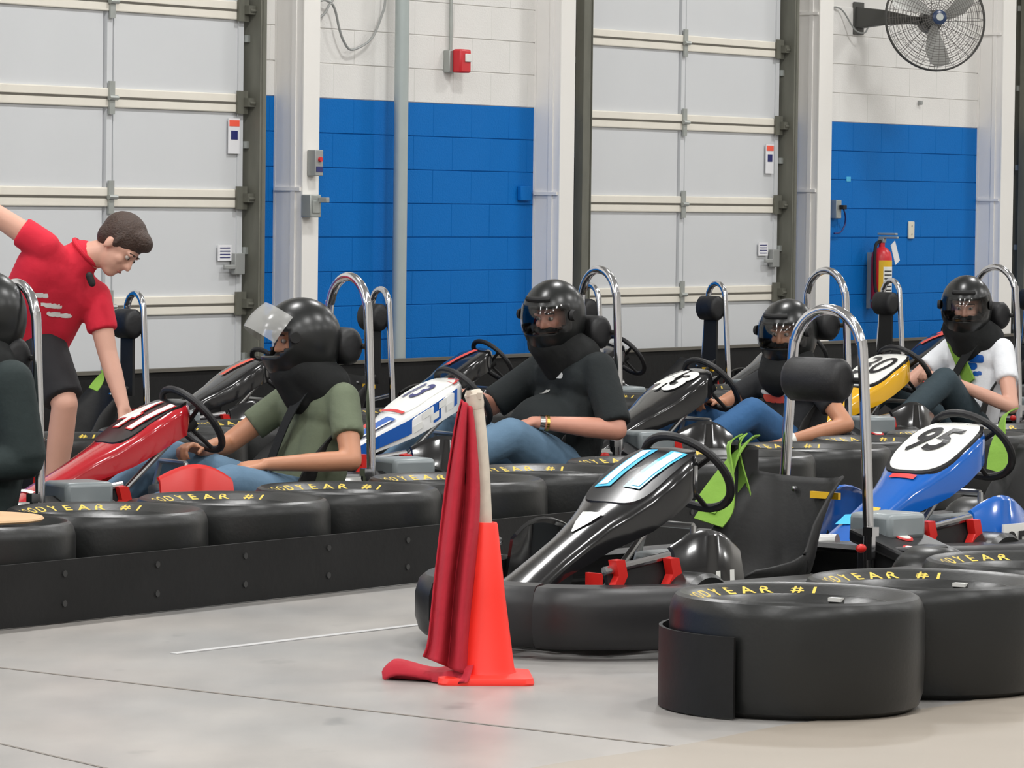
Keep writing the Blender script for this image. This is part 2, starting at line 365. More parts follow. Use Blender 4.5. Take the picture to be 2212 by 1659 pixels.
# ---------------------------------------------------- sectional doors
SEAMS = [.0, .797, 1.394, 1.934, 2.456, 3.0, DOOR_H]
def sect_door(name, tl, tr, label):
    d = tag(bpy.data.objects.new(name, None), label, kind='structure'); C.objects.link(d)
    d.location = wpt(tl, .05); d.rotation_euler = (0, 0, WA)
    Wd = tr - tl; cx = Wd/2
    rail = MB().box((0, -.022, -.025), (Wd, .03, .025)).mesh('rail', 'door_cream', smooth=False)
    top_r = MB().box((0, -.012, -.006), (Wd, .0, .006)).mesh('seam_strip', 'seal_dark', smooth=False)
    hinge = MB().box((-.022, -.034, -.09), (.022, -.022, .09)).tube([(-.035, -.04, 0), (.035, -.04, 0)], .014, 8).mesh('hinge', 'galvanized')
    rb = MB().box((-.07, -.04, -.06), (.02, -.026, .07)).box((-.02, -.075, -.02), (.06, -.04, .03)).tube([(-.01, -.07, 0), (.09, -.07, 0)], .012, 8).tube([(.075, -.07, 0), (.105, -.07, 0)], .03, 12).mesh('roller_bracket', 'steel_track')
    for i in range(len(SEAMS) - 1):
        z0, z1 = SEAMS[i], SEAMS[i + 1]
        for a, b_ in ((0.0, cx), (cx, Wd)):
            MB().box((a + .045, -.004, z0 + .050), (b_ - .045, .02, z1 - .050)).obj('panel', 'door_white', d, bevel=.004)
        for xx in (.0, cx - .022, Wd - .045):
            MB().box((xx, -.012, z0 + .05), (xx + .045, .02, z1 - .05)).obj('stile', 'door_white', d, smooth=False)
        if i:
            for dz in (-.0275, .0275):
                place('rail', rail, d, .006).location = (0, 0, z0 + dz)
            place('seam_strip', top_r, d).location = (0, -.012, z0)
            place('hinge', hinge, d).location = (cx, 0, z0)
            place('roller_bracket', rb, d).location = (Wd - .01, 0, z0)
            o = place('roller_bracket', rb, d); o.location = (.01, 0, z0); o.scale = (-1, 1, 1)
    MB().box((0, -.012, -.05), (Wd, .02, .035)).obj('bottom_seal', 'seal_dark', d, smooth=False).location.z = .05
    for xx, sgn in ((-.035, -1), (Wd + .035, 1)):                 # angle iron and rolled track
        mb = MB().box((xx + (0 if sgn < 0 else -.005), -.13, 0), (xx + (.005 if sgn < 0 else 0) + .0, .05, DOOR_H))
        mb.box((min(xx, xx + sgn*.07), .04, 0), (max(xx, xx + sgn*.07), .05, DOOR_H))
        pr = [(xx + sgn*.055, -.04), (xx + sgn*.055, -.10), (xx + sgn*.02, -.125), (xx - sgn*.012, -.115)]
        pr2 = [(x + sgn*.004, y - .004) for x, y in pr]
        for i in range(3):
            (a, b_), (c, e) = pr[i], pr[i + 1]; (a2, b2), (c2, e2) = pr2[i], pr2[i + 1]
            mb.add([(a, b_, 0), (c, e, 0), (c2, e2, 0), (a2, b2, 0), (a, b_, DOOR_H), (c, e, DOOR_H), (c2, e2, DOOR_H), (a2, b2, DOOR_H)],
                   [(0, 1, 2, 3), (4, 5, 6, 7), (0, 1, 5, 4), (1, 2, 6, 5), (2, 3, 7, 6), (3, 0, 4, 7)])
        mb.obj('track', 'steel_track', d, smooth=False)
        for z in (.5, 1.1, 1.7, 2.3, 2.9):
            MB().box((xx - .03, -.035, z - .02), (xx + .03, .0, z + .02)).obj('track_bracket', 'galvanized', d, smooth=False)
    return d
door1 = sect_door('door_1', d1l, d1r, 'left white sectional garage door behind the worker in red')
door2 = sect_door('door_2', d2l, d2r, 'white sectional garage door between two columns, behind the middle karts')
d3l = tpx(2205, 300, .06); door3 = sect_door('door_3', d3l, d3l + d2w, 'sectional garage door at the right edge, only its track showing')

# latch, stickers and notices on the doors
def on_door(d, dl, px, py, off=.075): p = at_wall(px, py, off); return p.x - dl, p.z
def door_bits(d, dl, spx, spy, npx, npy, lpx, lpy):
    x, z = on_door(d, dl, spx, spy)
    o = MB().box((x - .05, -.022, z - .11), (x + .05, -.016, z + .09)).obj('warning_sticker', 'paper', d, smooth=False)
    MB().box((x - .045, -.024, z + .045), (x + .045, -.021, z + .08)).obj('sticker_band', 'decal_orange', o, smooth=False)
    MB().box((x - .03, -.024, z - .03), (x + .03, -.021, z + .02)).obj('sticker_picture', 'decal_navy', o, smooth=False)
    x, z = on_door(d, dl, npx, npy)
    o = MB().box((x - .06, -.022, z - .045), (x + .06, -.016, z + .045)).obj('notice', 'paper', d, smooth=False)
    mb = MB()
    for k in range(4): mb.box((x - .045, -.0235, z - .03 + k*.018), (x + .045, -.0218, z - .024 + k*.018))
    mb.obj('printed_lines', 'decal_navy', o, smooth=False)
    x, z = on_door(d, dl, lpx, lpy)
    MB().box((x - .03, -.05, z - .06), (x + .06, -.016, z + .06)).box((x - .12, -.05, z - .03), (x - .02, -.03, z - .005)).obj('latch', 'grey_box', d, bevel=.004)
door_bits(door1, d1l, 507, 290, 487, 546, 508, 570); door_bits(door2, d2l, 1664, 340, 1650, 538, 1668, 558)

# ---------------------------------------------------- steel columns
def column(px_base, px_edge, px_far, py, label, name='steel_column', straps=()):
    t0 = at_wall(px_base, py).x
    lo, hi = 0.0, .6
    for _ in range(40):
        mid = (lo + hi)/2
        if at_wall(px_edge, py, mid).x > t0: lo = mid
        else: hi = mid
    h = lo; t1 = at_wall(px_far, py, h).x; wd = t1 - t0
    c = wall_thing(name, label, 'column', t0, 0, 0, group=None)
    MB().box((wd*.015, -h + .002, 0), (wd*.3, -.016, CH)).obj('web', 'column_paint', c, smooth=False)
    MB().box((0, -h - .0, 0), (wd, -h + .014, CH)).obj('front_flange', 'column_edge', c, smooth=False, bevel=.003)
    MB().box((0, -.015, 0), (wd, -.001, CH)).obj('rear_flange', 'column_paint', c, smooth=False)
    MB().box((-.006, -h + .055, 0), (wd*.05, -h + .085, CH)).obj('cover_strip', 'column_paint', c, smooth=False)
    for z in straps:
        MB().box((-.014, -h + .014, z - .010), (wd*.10, -.0155, z + .010)).obj('stiffener', 'column_paint', c, smooth=False)
    return c, t0, h, wd
col1 = column(591, 655, 690, 300, 'white steel column right of the left garage door', straps=(at_wall(620, 408).z,))
col2 = column(1152, 1210, 1241, 300, 'white steel column left of the middle garage door', straps=(at_wall(1180, 418).z,))
col3 = column(1709, 1768, 1797, 300, 'white steel column right of the middle garage door', straps=(at_wall(1740, 412).z, at_wall(1740, 32).z))
col4 = column(2110, 2164, 2191, 300, 'white steel column on the far side of the wall fan', straps=(at_wall(2140, 432).z, at_wall(2140, 76).z))

# drain pipe
p = at_wall(866, 300, .13)
pp = wall_thing('drain_pipe', 'grey vertical pipe in front of the blue block wall', 'pipe', p.x, .13, 0)
MB().tube([(0, 0, 0), (0, 0, 5.6)], .042, 20).obj('pipe_run', 'pipe_paint', pp)
for z in (.4, 2.9): MB().tube([(0, 0, z - .04), (0, 0, z + .04)], .05, 20).box((-.015, 0, z - .015), (.015, .13, z + .015)).obj('pipe_clamp', 'galvanized', pp)

# fire alarm with its conduit
p = at_wall(990, 132, .06)
al = wall_thing('fire_alarm', 'red fire alarm horn on the white upper wall', 'alarm', p.x, 0, p.z)
MB().box((-.075, -.05, -.07), (.03, -.002, .065)).obj('back_box', 'galvanized', al, bevel=.004)
MB().box((-.05, -.115, -.072), (.062, -.05, .072)).obj('horn_body', 'alarm_red', al, bevel=.012)
MB().box((-.01, -.125, -.005), (.05, -.114, .045)).obj('strobe_lens', 'decal_white', al, bevel=.004)
MB().tube([(-.025, -.02, .065), (-.025, -.02, 2.2)], .011, 10).obj('conduit', 'galvanized', al)

# hanging cable
pts = [at_wall(x, y, .05 if x < 840 else .05) for x, y in ((832, -90), (832, 0), (824, 35), (806, 78), (784, 98), (757, 107), (742, 88), (733, 62), (724, 22), (714, 8), (700, 30), (683, 40), (676, 28), (684, 8), (700, 0), (716, 4), (722, -20), (722, -90))]
cb = wall_thing('hanging_cable', 'thin grey cable looping down the white upper wall', 'cable')
MB().tube(smooth_path(pts, 5), .0075, 8).obj('cable_loop', 'grey_box', cb)

# boxes on the columns and walls
def wallbox(name, label, cat, px, py, off, sx, sy, sz, m_, extra=None):
    p = at_wall(px, py, off + sy/2)
    b = wall_thing(name, label, cat, p.x, off, p.z)
    MB().box((-sx/2, -sy, -sz/2), (sx/2, 0, sz/2)).obj('box_body', m_, b, bevel=.005)
    if extra: extra(b)
    return b
def ex_switch(b): MB().box((.02, -.13, .02), (.05, -.07, .05)).obj('lever', 'grey_box', b, bevel=.003); MB().box((-.035, -.076, -.04), (.035, -.07, .03)).obj('cover_plate', 'galvanized', b, bevel=.002)
wallbox('switch_box', 'pale grey lever switch box on the left column', 'switch', 672, 445, col1[2] + .002, .10, .07, .13, 'galvanized', ex_switch)
def ex_button(b): MB().tube([(0, -.06, .02), (0, -.075, .02)], .014, 12).obj('button', 'alarm_red', b); MB().box((-.03, -.064, -.05), (.03, -.06, -.02)).obj('label_plate', 'decal_navy', b)
wallbox('push_button_box', 'small grey push button box above the lever switch', 'switch', 681, 352, col1[2] + .002, .075, .06, .15, 'grey_box', ex_button)
def ex_out(b):
    MB().box((.0, -.085, .0), (.05, -.05, .03)).obj('plug', 'matte_black', b, bevel=.003)
    MB().tube(smooth_path([(.03, -.07, .0), (.09, -.05, -.05), (.1, -.04, -.11), (.05, -.035, -.16), (-.03, -.03, -.17)], 5), .006, 8).obj('cord', 'decal_navy', b)
wallbox('outlet_box', 'small outlet box with plug and cord beside the right column', 'outlet', 1806, 452, .002, .07, .05, .13, 'galvanized', ex_out)
def ex_plate(b): [MB().tube([(0, -.015, z), (0, -.018, z)], .006, 8).obj('screw', 'galvanized', b) for z in (.03, -.03)]
wallbox('cover_plate', 'beige blank cover plate on the blue wall above the extinguisher', 'wall plate', 1968, 497, .002, .085, .014, .125, 'plate_beige', ex_plate)
wallbox('conduit_bracket', 'small blue painted bracket at the blue wall edge by the middle column', 'bracket', 1133, 418, .002, .12, .03, .09, 'blue_paint')
wallbox('wall_sticker', 'tiny pale sticker high on the right blue wall', 'sticker', 1833, 387, .001, .06, .004, .035, 'decal_cyan')
wallbox('wall_sensor', 'tiny grey knob on the white wall below the fan', 'sensor', 1988, 222, .001, .03, .03, .03, 'grey_box')

# fire extinguisher
p = at_wall(1904, 585, .11)
ex = wall_thing('fire_extinguisher', 'red fire extinguisher hanging on the right blue wall', 'fire extinguisher', p.x, .11, p.z - .27)
MB().lathe([(0, 0), (.066, 0), (.074, .012), (.074, .36), (.066, .40), (.04, .43), (.022, .44), (.022, .47), (0, .47)], 24).obj('cylinder', 'alarm_red', ex)
mb = MB(); rs = []
for z in (.09, .345): rs.append([(.0755*math.cos(a), .0755*math.sin(a), z) for a in [R(-165 + 100*k/10) for k in range(11)]])
mb.rings(rs, closed=False); lb = mb.obj('label', 'decal_yellow', ex)
mb = MB(); rs = []
for z in (.12, .30): rs.append([(.0765*math.cos(a), .0765*math.sin(a), z) for a in [R(-140 + 72*k/8) for k in range(9)]])
mb.rings(rs, closed=False).obj('label_text', 'decal_white', lb)
mb = MB()
for k in range(6): mb.rings([[(.0772*math.cos(a), .0772*math.sin(a), .13 + k*.027 + dz) for a in [R(-134 + 56*j/6) for j in range(7)]] for dz in (0, .008)], closed=False)
mb.obj('text_line', 'decal_black', lb)
MB().box((-.02, -.025, .47), (.02, .025, .50)).box((-.015, -.13, .50), (.015, .02, .515)).box((-.015, -.12, .525), (.015, .03, .54)).obj('handle', 'galvanized', ex, bevel=.003)
MB().tube(smooth_path([(-.02, 0, .48), (-.08, 0, .46), (-.10, 0, .38), (-.095, 0, .2), (-.09, -.01, .12)], 5), .012, 8).obj('hose', 'matte_black', ex)
MB().lathe([(.0752, .05), (.078, .05), (.078, .065), (.0752, .065)], 24, closed=True).box((-.02, .07, .0), (.02, .108, .4)).obj('bracket', 'galvanized', ex)
tm = Matrix.Translation((.05, -.06, .47)) @ Matrix.Rotation(R(-28), 4, 'Y')
MB().box((-.035, -.002, -.16), (.035, .0, .0), tm).obj('inspection_tag', 'paper', ex)

# wall fan
fc = at_wall(2014, 42, .60)
fn = wall_thing('wall_fan', 'grey caged fan on an arm from the upper right wall', 'fan', fc.x, 0, fc.z)
yaw = R(-44); fm = Matrix.Translation((0, -.62, 0)) @ Matrix.Rotation(yaw, 4, 'Z') @ Matrix.Rotation(R(-6), 4, 'X') @ Matrix.Rotation(PI/2, 4, 'X')   # fan axis = local z towards the hall
RF = .36
def ringpts(r, z, n=48): return [fm @ Vector((r*math.cos(2*PI*k/n), r*math.sin(2*PI*k/n), z)) for k in range(n)]
MB().tube(ringpts(RF, 0, 64), .007, 8, loop=True).tube(ringpts(RF, .02, 64), .005, 8, loop=True).obj('guard_rim', 'fan_dark', fn)
def dome(r): return .09*(1 - (r/RF)**2)**.5 if r < RF else 0
mb = MB()
for k in range(17):
    r = .07 + (RF - .07)*k/17; mb.tube(ringpts(r, .02 + dome(r), 48), .0016, 4, loop=True)
for k in range(36):
    a = 2*PI*k/36; mb.tube([fm @ Vector((r*math.cos(a), r*math.sin(a), .02 + dome(r))) for r in (.05, .12, .2, .28, .33, RF)], .0016, 4)
tag(mb.obj('front_guard', 'fan_wire', fn))
mb = MB()
for k in range(8):
    r = .09 + (RF - .09)*k/8; mb.tube(ringpts(r, -.01 - dome(r)*.7, 40), .0018, 4, loop=True)
for k in range(16):
    a = 2*PI*k/16; mb.tube([fm @ Vector((r*math.cos(a), r*math.sin(a), -.01 - dome(r)*.7)) for r in (.05, .15, .25, .33, RF)], .002, 4)
mb.obj('rear_guard', 'fan_wire', fn)
MB().lathe([(0, .118), (.04, .118), (.052, .11), (.052, .09), (0, .09)], 24, fm).obj('hub_badge', 'badge_blue', fn)
MB().lathe([(0, .1195), (.026, .1195), (.026, .118), (0, .118)], 20, fm).obj('badge_centre', 'galvanized', fn)
for q in range(3):
    rs = []
    for r, wd, tw in ((.05, .05, 40), (.12, .10, 34), (.22, .15, 27), (.30, .14, 22), (.33, .09, 20)):
        a0 = 2*PI*q/3 + .25 + r*1.2
        e = Vector((math.cos(a0), math.sin(a0), 0)); tv = Vector((-math.sin(a0), math.cos(a0), 0))*math.cos(R(tw)) + Vector((0, 0, 1))*math.sin(R(tw))
        nv = e.cross(tv)
        rs.append([fm @ (e*r + tv*x + nv*y + Vector((0, 0, .02))) for x, y in ((-wd/2, 0), (0, .006), (wd/2, 0), (wd/2, -.003), (0, .003), (-wd/2, -.003))])
    MB().rings(rs).obj('blade', 'fan_blade', fn)
MB().lathe([(0, -.02), (.05, -.02), (.075, -.05), (.08, -.16), (.06, -.2), (0, -.2)], 20, fm).obj('motor', 'fan_dark', fn)
rs = []
for y, hz, hx, dz in ((-.012, .075, .05, .02), (-.2, .055, .03, .02), (-.42, .03, .02, -.0), (-.5, .03, .02, -.01)):
    rs.append([(-hx, y, dz - hz), (hx, y, dz - hz), (hx, y, dz + hz), (-hx, y, dz + hz)])
MB().rings(rs).obj('mounting_arm', 'fan_dark', fn, bevel=.004)
MB().box((-.07, -.014, -.10), (.07, -.001, .13)).obj('wall_plate', 'fan_dark', fn, bevel=.003)
MB().tube(smooth_path([(-.02, -.1, -.04), (-.06, -.09, -.09), (-.14, -.06, -.07), (-.25, -.03, .05), (-.33, -.02, .08), (-.42, -.02, .07)], 5), .006, 8).obj('power_cord', 'grey_box', fn)

# ceiling lamps (above the frame)
def lamp(t, off):
    l = wall_thing('ceiling_lamp', 'rectangular high bay lamp under the hall ceiling', 'lamp', t, off, CH - .35, group='high bay lamps under the ceiling')
    MB().box((-.62, -.30, .0), (.62, .30, .10)).obj('housing', 'lamp_housing', l, bevel=.01)
    MB().box((-.58, -.27, -.012), (.58, .27, -.001)).obj('diffuser', 'lamp_glow', l, smooth=False)
    [MB().tube([(x, 0, .1), (x, 0, .34)], .01, 8).obj('hanger', 'galvanized', l) for x in (-.4, .4)]
    ld = bpy.data.lights.new('lamp_light', 'AREA'); ld.shape = 'RECTANGLE'; ld.size = 1.16; ld.size_y = .54; ld.energy = LAMP_W; ld.color = (1, .995, .985)
    lo = bpy.data.objects.new('lamp_light', ld); C.objects.link(lo); lo.parent = l; lo.location = (0, 0, -.03)
for off in (3.6, 9.6, 15.6):
    for t in (-22, -18, -14, -10, -6, -1, 5, 11):
        lamp(t + (1.5 if off == 9.6 else 0), off)

# ------------------------------------------------------------------ tyres and barrier belts
TR, TH = .356, .305
prof = [(.195, .035), (.205, .012), (.25, .004), (.315, .0), (.342, .016), (.353, .05), (TR, .15), (.354, .26), (.348, .284), (.338, .299), (.326, TH), (.315, .303), (.300, .2965), (.262, .2795), (.256, .280), (.250, .275), (.225, .262), (.207, .252), (.195, .238), (.19, .22), (.24, .20), (.335, .15), (.30, .07)]
prof = [(r, z*1.045) for r, z in prof]
TYRE = MB().lathe(prof, 56, closed=True).mesh('carcass', 'rubber', angle=28)
def arc_text(mb, word, a0, step, r, z, size, slope=.447):
    for i, ch in enumerate(word):
        if ch == ' ': continue
        a = a0 - i*step
        er = Vector((math.cos(a), math.sin(a), 0)); et = Vector((math.sin(a), -math.cos(a), 0))
        text_flat(mb, ch, size, lambda x, y: er*(r + y) + et*x + Vector((0, 0, z + slope*y)), offset=.02, sx=1.25)
mb = MB(); arc_text(mb, 'GOODYEAR', R(90 + 104), R(12.2), .281, .3015, .036); arc_text(mb, '#1', R(90 + 0), R(10), .281, .3015, .036)
LETTER = mb.mesh('lettering', 'tyre_yellow', smooth=False, fix=False)
STK = MB().box((.222, -.02, .276), (.246, .02, .287)).mesh('sticker', 'tyre_white', smooth=False)
def tyre(x, y, label, group=None, rz=0, tilt=(0, 0), letters=True, name='tyre_buffer'):
    t = thing(name, label, 'tyre', (x, y, 0), rz, group); t.rotation_euler = (tilt[0], tilt[1], rz)
    place('carcass', TYRE, t)
    if letters: place('lettering', LETTER, t)
    return t
near = [at_z(1722, 1282, .316), at_z(1998, 1250, .316), at_z(2240, 1210, .316)]
nl = ['nearest black tyre of the right barrier, with yellow lettering and the belt end around it',
      'second tyre of the right barrier, behind the nearest one, yellow letters on its rim',
      'third tyre of the right barrier, farthest of its three']
for i, p in enumerate(near):
    t = tyre(p.x, p.y, nl[i], 'right barrier tyres', R(-4), (0, 0))
    s_ = place('sticker', STK, t); s_.rotation_euler.z = R(62); s_.location.z = .0
A = Vector((-1.395, 14.36, 0)); st = Vector((.41, .64, 0)).normalized()*.728
where = ['with a tan lid on top', 'next to the one with a tan lid', 'in front of the red kart', 'below the driver in the green shirt', 'left of the red flag', 'just right of the flag pole',
         'below the elbow of the driver in black', 'behind the wheel of kart 11', 'seen through the roll bar of kart 11', 'behind the front panel of kart 95', 'right of kart 95', 'behind the green belt at the right edge', 'last beside the right edge']
for k in range(-1, 12):
    p = A + st*k + WN*random.uniform(-.01, .01)
    tyre(p.x, p.y, 'black tyre of the long middle barrier, ' + where[k + 1], 'middle barrier tyres', random.uniform(-.3, .3))
lid = at_z(-60, 1121, .31); q = A - st
tag(MB().lathe([(0, 0), (.24, 0), (.245, .006), (.24, .012), (0, .012)], 40).obj('cardboard_disc', 'cardboard'), 'tan round cardboard lying on the leftmost tyre', 'cardboard').location = (q.x, q.y, TH*1.045 + .002)
# row between the two lanes
B0 = Vector((-2.03, 20.1, 0)) + WN*.85 - WT*1.0; B1 = Vector((.74, 25.2, 0)) + WN*.85 - WT*1.0; bd = (B1 - B0).normalized()
nm = ['behind the worker', 'behind the red kart wheel', 'behind the green shirted driver', 'beside the roll bar of the red kart', 'left of the black polo shirt', 'hidden low behind the black polo shirt', 'by the front panel numbered 43', 'behind the charcoal T-shirt', 'behind the yellow kart', 'behind the white shirted driver']
for k in range(10):
    p = B0 + bd*(.75*k - .1)
    tyre(p.x, p.y, 'black tyre of the far row, ' + nm[k], 'far barrier tyres', random.uniform(-.5, .5))

def belt(name, pts, z0, z1, th, label, group=None, bolts=0, m='belt_rubber'):
    o = thing(name, label, 'barrier belt', (pts[0].x, pts[0].y, 0), 0, group); base = pts[0].copy(); base.z = 0
    P = [Vector((p.x, p.y, 0)) - base for p in pts]; rs = []
    for i, p in enumerate(P):
        d = (P[min(i + 1, len(P) - 1)] - P[max(i - 1, 0)]).normalized(); n = Vector((-d.y, d.x, 0))*th/2
        rs.append([p - n + Vector((0, 0, z0)), p + n + Vector((0, 0, z0)), p + n + Vector((0, 0, z1)), p - n + Vector((0, 0, z1))])
    MB().rings(rs).obj('rubber_strip', m, o)
    for k in range(bolts):
        f = (k + .5)/bolts*(len(P) - 1); i = int(f); p = P[i].lerp(P[min(i + 1, len(P) - 1)], f - i); d = (P[-1] - P[0]).normalized(); n = Vector((d.y, -d.x, 0))
        for zz in (.3, .78):
            c_ = p + n*(th/2) + Vector((0, 0, z0 + (z1 - z0)*zz)); MB().tube([c_ - n*.002, c_ + n*.004], .011, 10).obj('bolt', 'frame_paint', o)
    return o
b0, b1 = at_z(-30, 1365, 0), at_z(912, 1259, 0); bdv = (b1 - b0).normalized()
belt('barrier_belt', [b0 + bdv*x for x in (-.8, 0, .8, 1.6, 2.4, 3.2, 4.0, 5.0)], .004, .208, .012, 'long black rubber belt along the foot of the middle barrier', bolts=12)
c0 = near[0]; ang = [R(a) for a in range(126, 243, 6)]
pts = [Vector((c0.x + (TR + .022)*math.cos(a), c0.y + (TR + .022)*math.sin(a), 0)) for a in ang[::-1]]
pts = pts[:] 
last = pts[-1]; pts.append(last + Vector((.25, .32, 0)))
be = belt('barrier_belt', pts, .004, .225, .01, 'short black belt end wrapped round the nearest right tyre')
# barrier along the back wall: belt fixed in front of stacked tyres
bb = [wpt(t, .25) for t in (-8, -4, -2, 0, 2, 4, 6, 8, 11)]
WBAR = belt('wall_barrier', bb, .01, .44, .03, 'long black barrier belt along the foot of the back wall', bolts=0)
o = wbox(MB(), -8, 11, .215, .28, .442, .46).obj('cap_board', 'seal_dark', WBAR, smooth=False); o.location = -WBAR.location

# ------------------------------------------------------------------ flag in a cone
cp = at_z(1046, 1470, 0); cone = thing('traffic_cone', 'orange traffic cone standing on the concrete by the flag', 'cone', (cp.x, cp.y, 0), R(3))
rs = [[(x*h, y*h, z) for x, y in [(math.cos(2*PI*k/32 + PI/32), math.sin(2*PI*k/32 + PI/32)) for k in range(32)]] for h, z in ((.095, .02), (.087, .04), (.058, .25), (.034, .455), (.031, .462), (.025, .462), (.025, .40))]
MB().rings(rs).obj('cone_body', 'cone_orange', cone)
def rsq(h, z, r=.03, n=6):
    o = []
    for cx, cy, a0 in ((1, 1, 0), (-1, 1, 90), (-1, -1, 180), (1, -1, 270)):
        for k in range(n + 1): a = R(a0 + 90*k/n); o.append((cx*(h - r) + r*math.cos(a), cy*(h - r) + r*math.sin(a), z))
    return o
MB().rings([rsq(.138, 0), rsq(.140, .006), rsq(.136, .02), rsq(.10, .026)]).obj('cone_base', 'cone_orange', cone)
# the pole leans out of the cone top, the red flag hangs down its left side
def loc(px, py, dy=0): return at_y(px, py, cp.y + dy)
pole_pts = [loc(1047, 1180), loc(1046, 1120), loc(1040, 1000), loc(1033, 920), loc(1025, 858)]
fp = thing('flag_pole', 'tan taped pole leaning out of the orange cone', 'pole', (cp.x, cp.y, 0))
rel = Vector((cp.x, cp.y, 0))
MB().tube([p - rel + Vector((0, .012, 0)) for p in smooth_path(pole_pts, 3)], .0225, 16).obj('pole_shaft', 'pole_tan', fp)
mb = MB(); tipc = [loc(1025 + dx, y) - rel + Vector((0, .012, 0)) for dx, y in ((3, 884), (1, 872), (0, 862), (-2, 852), (-4, 843))]
mb.tube(tipc, [.0235, .027, .026, .028, .021], 16)
for dx, dy, ln in ((-12, 843, 10), (12, 848, 8)):
    q0 = loc(1024 + dx*.6, dy + 14) - rel; q1 = loc(1024 + dx, dy) - rel; mb.rings([[q0 + Vector((x, y, 0)) for x, y in ((-.011, -.012), (.011, -.012), (.011, -.006), (-.011, -.006))], [q1 + Vector((x, y, 0)) for x, y in ((-.007, -.016), (.006, -.016), (.006, -.011), (-.007, -.011))]])
mb.obj('taped_tip', 'pole_tan', fp)
fg = thing('flag', 'dark red cloth flag draped from the pole down over the cone', 'flag', (cp.x, cp.y, 0))
Lp = [(996, 862), (984, 905), (972, 975), (962, 1040), (952, 1120), (944, 1190), (936, 1260), (929, 1330), (922, 1390), (912, 1418)]
Rp = [(1018, 880), (1025, 930), (1030, 985), (1034, 1040), (1034, 1100), (1030, 1160), (1022, 1250), (1016, 1340), (1014, 1410), (1016, 1462)]
NU = 26; rs = []; 
Lq = smooth_path([Vector((a, b, 0)) for a, b in Lp], 4); Rq = smooth_path([Vector((a, b, 0)) for a, b in Rp], 4)
for j in range(len(Lq)):
    v = j/(len(Lq) - 1); row = []
    for i in range(NU + 1):
        u = i/NU; px = Lq[j].x*(1 - u) + Rq[j].x*u; py = Lq[j].y*(1 - u) + Rq[j].y*u
        fold = -.035 - .045*v + (.016 + .028*v)*math.sin(u*PI*4.2 + .8*v) + .012*math.sin(u*9 + v*5) + .03*u*v
        row.append(loc(px, py, fold - .035*v) - rel)
    rs.append(row)
o = MB().rings(rs, closed=False).obj('flag_cloth', 'flag_red', fg, angle=180); sd = o.modifiers.new('s', 'SOLIDIFY'); sd.thickness = .004
# spill of cloth on the floor to the left
rs = []
for k in range(19):
    u = k/18; px = 833 + (1016 - 833)*u
    hgt = (.044 + .010*math.sin(u*7 + .5))*min(1, .55 + u*5) ; c_ = at_z(px, 1464 + 9*u, .0) - rel
    hw = .07 + .035*u + .006*math.sin(u*9)
    ring = []
    for a in range(16):
        th = 2*PI*a/16; cz = math.sin(th)
        ring.append(c_ + Vector((.010*math.sin(2*th + u*4), hw*math.cos(th) + .01*math.sin(u*6), max(.0015, hgt*(.5 + .5*cz) - .014*max(0, math.cos(th*2))*(1 if cz > 0 else 0) + .004*math.sin(4*th + 6*u)))))
    rs.append(ring)
MB().rings(rs).obj('flag_corner', 'flag_red', fg, angle=180)

# ------------------------------------------------------------------ go-karts (local: x forward, y to the kart's left, z up, origin under the roll bar)
FS = [(.755, .585, .03), (.775, .603, .085), (.81, .606, .125), (.88, .582, .156), (.97, .535, .162), (1.05, .484, .148), (1.12, .440, .118), (1.19, .402, .096), (1.28, .350, .086), (1.38, .298, .084), (1.48, .245, .090), (1.56, .205, .105), (1.62, .18, .11)]
def fz(d):
    d = max(FS[0][0], min(FS[-1][0], d))
    for a, b_ in zip(FS, FS[1:]):
        if d <= b_[0]: k = (d - a[0])/(b_[0] - a[0]); return a[1] + (b_[1] - a[1])*k
    return FS[-1][1]
def crown(d, y):
    hw = .16; return fz(d) - .02*(y/hw)**2
def fairing_mb():
    rs = []
    for d, z, hw in FS:
        drop = .115 if d < 1.0 else max(.035, .115 - (d - 1.0)*.17)
        if d < .80: drop = .05
        top = [(-1, -.02 - drop), (-1.0, -.045), (-.93, -.022), (-.7, -.009), (-.35, -.003), (0, 0), (.35, -.003), (.7, -.009), (.93, -.022), (1.0, -.045), (1, -.02 - drop)]
        under = [(.8, -.03 - drop*.8), (0, -.03 - drop*.55), (-.8, -.03 - drop*.8)]
        rs.append([Vector((d, y*hw, z + dz)) for y, dz in top + under])
    return MB().rings(rs)
FAIR = {}
def fairing(m_):
    if m_ not in FAIR: FAIR[m_] = fairing_mb().mesh('front_fairing', m_, angle=50)
    return FAIR[m_]
def plate_pts(dc, ra, rb, pw, n=36, sq=0):
    out = []
    for k in range(n):
        a = 2*PI*k/n; c_, s_ = math.cos(a), math.sin(a)
        out.append((dc - ra*math.copysign(abs(s_)**pw, s_), rb*math.copysign(abs(c_)**pw, c_)))
    return out
def surf(d, y, h):    # point on the fairing's top lifted by h
    return Vector((d, y, crown(d, y) + h))
def plate_mb(dc, ra, rb, pw, h):
    P = plate_pts(dc, ra, rb, pw); mb = MB(); rs = []
    for sc in (1.0, .75, .5, .25): rs.append([surf(dc + (d - dc)*sc, y*sc, h if sc < .99 else h) for d, y in P])
    rs.insert(0, [surf(d, y, h - .012) for d, y in P])
    rs.append([surf(dc, 0, h)]*len(P))
    return mb.rings(rs, cap0=False, cap1=False)
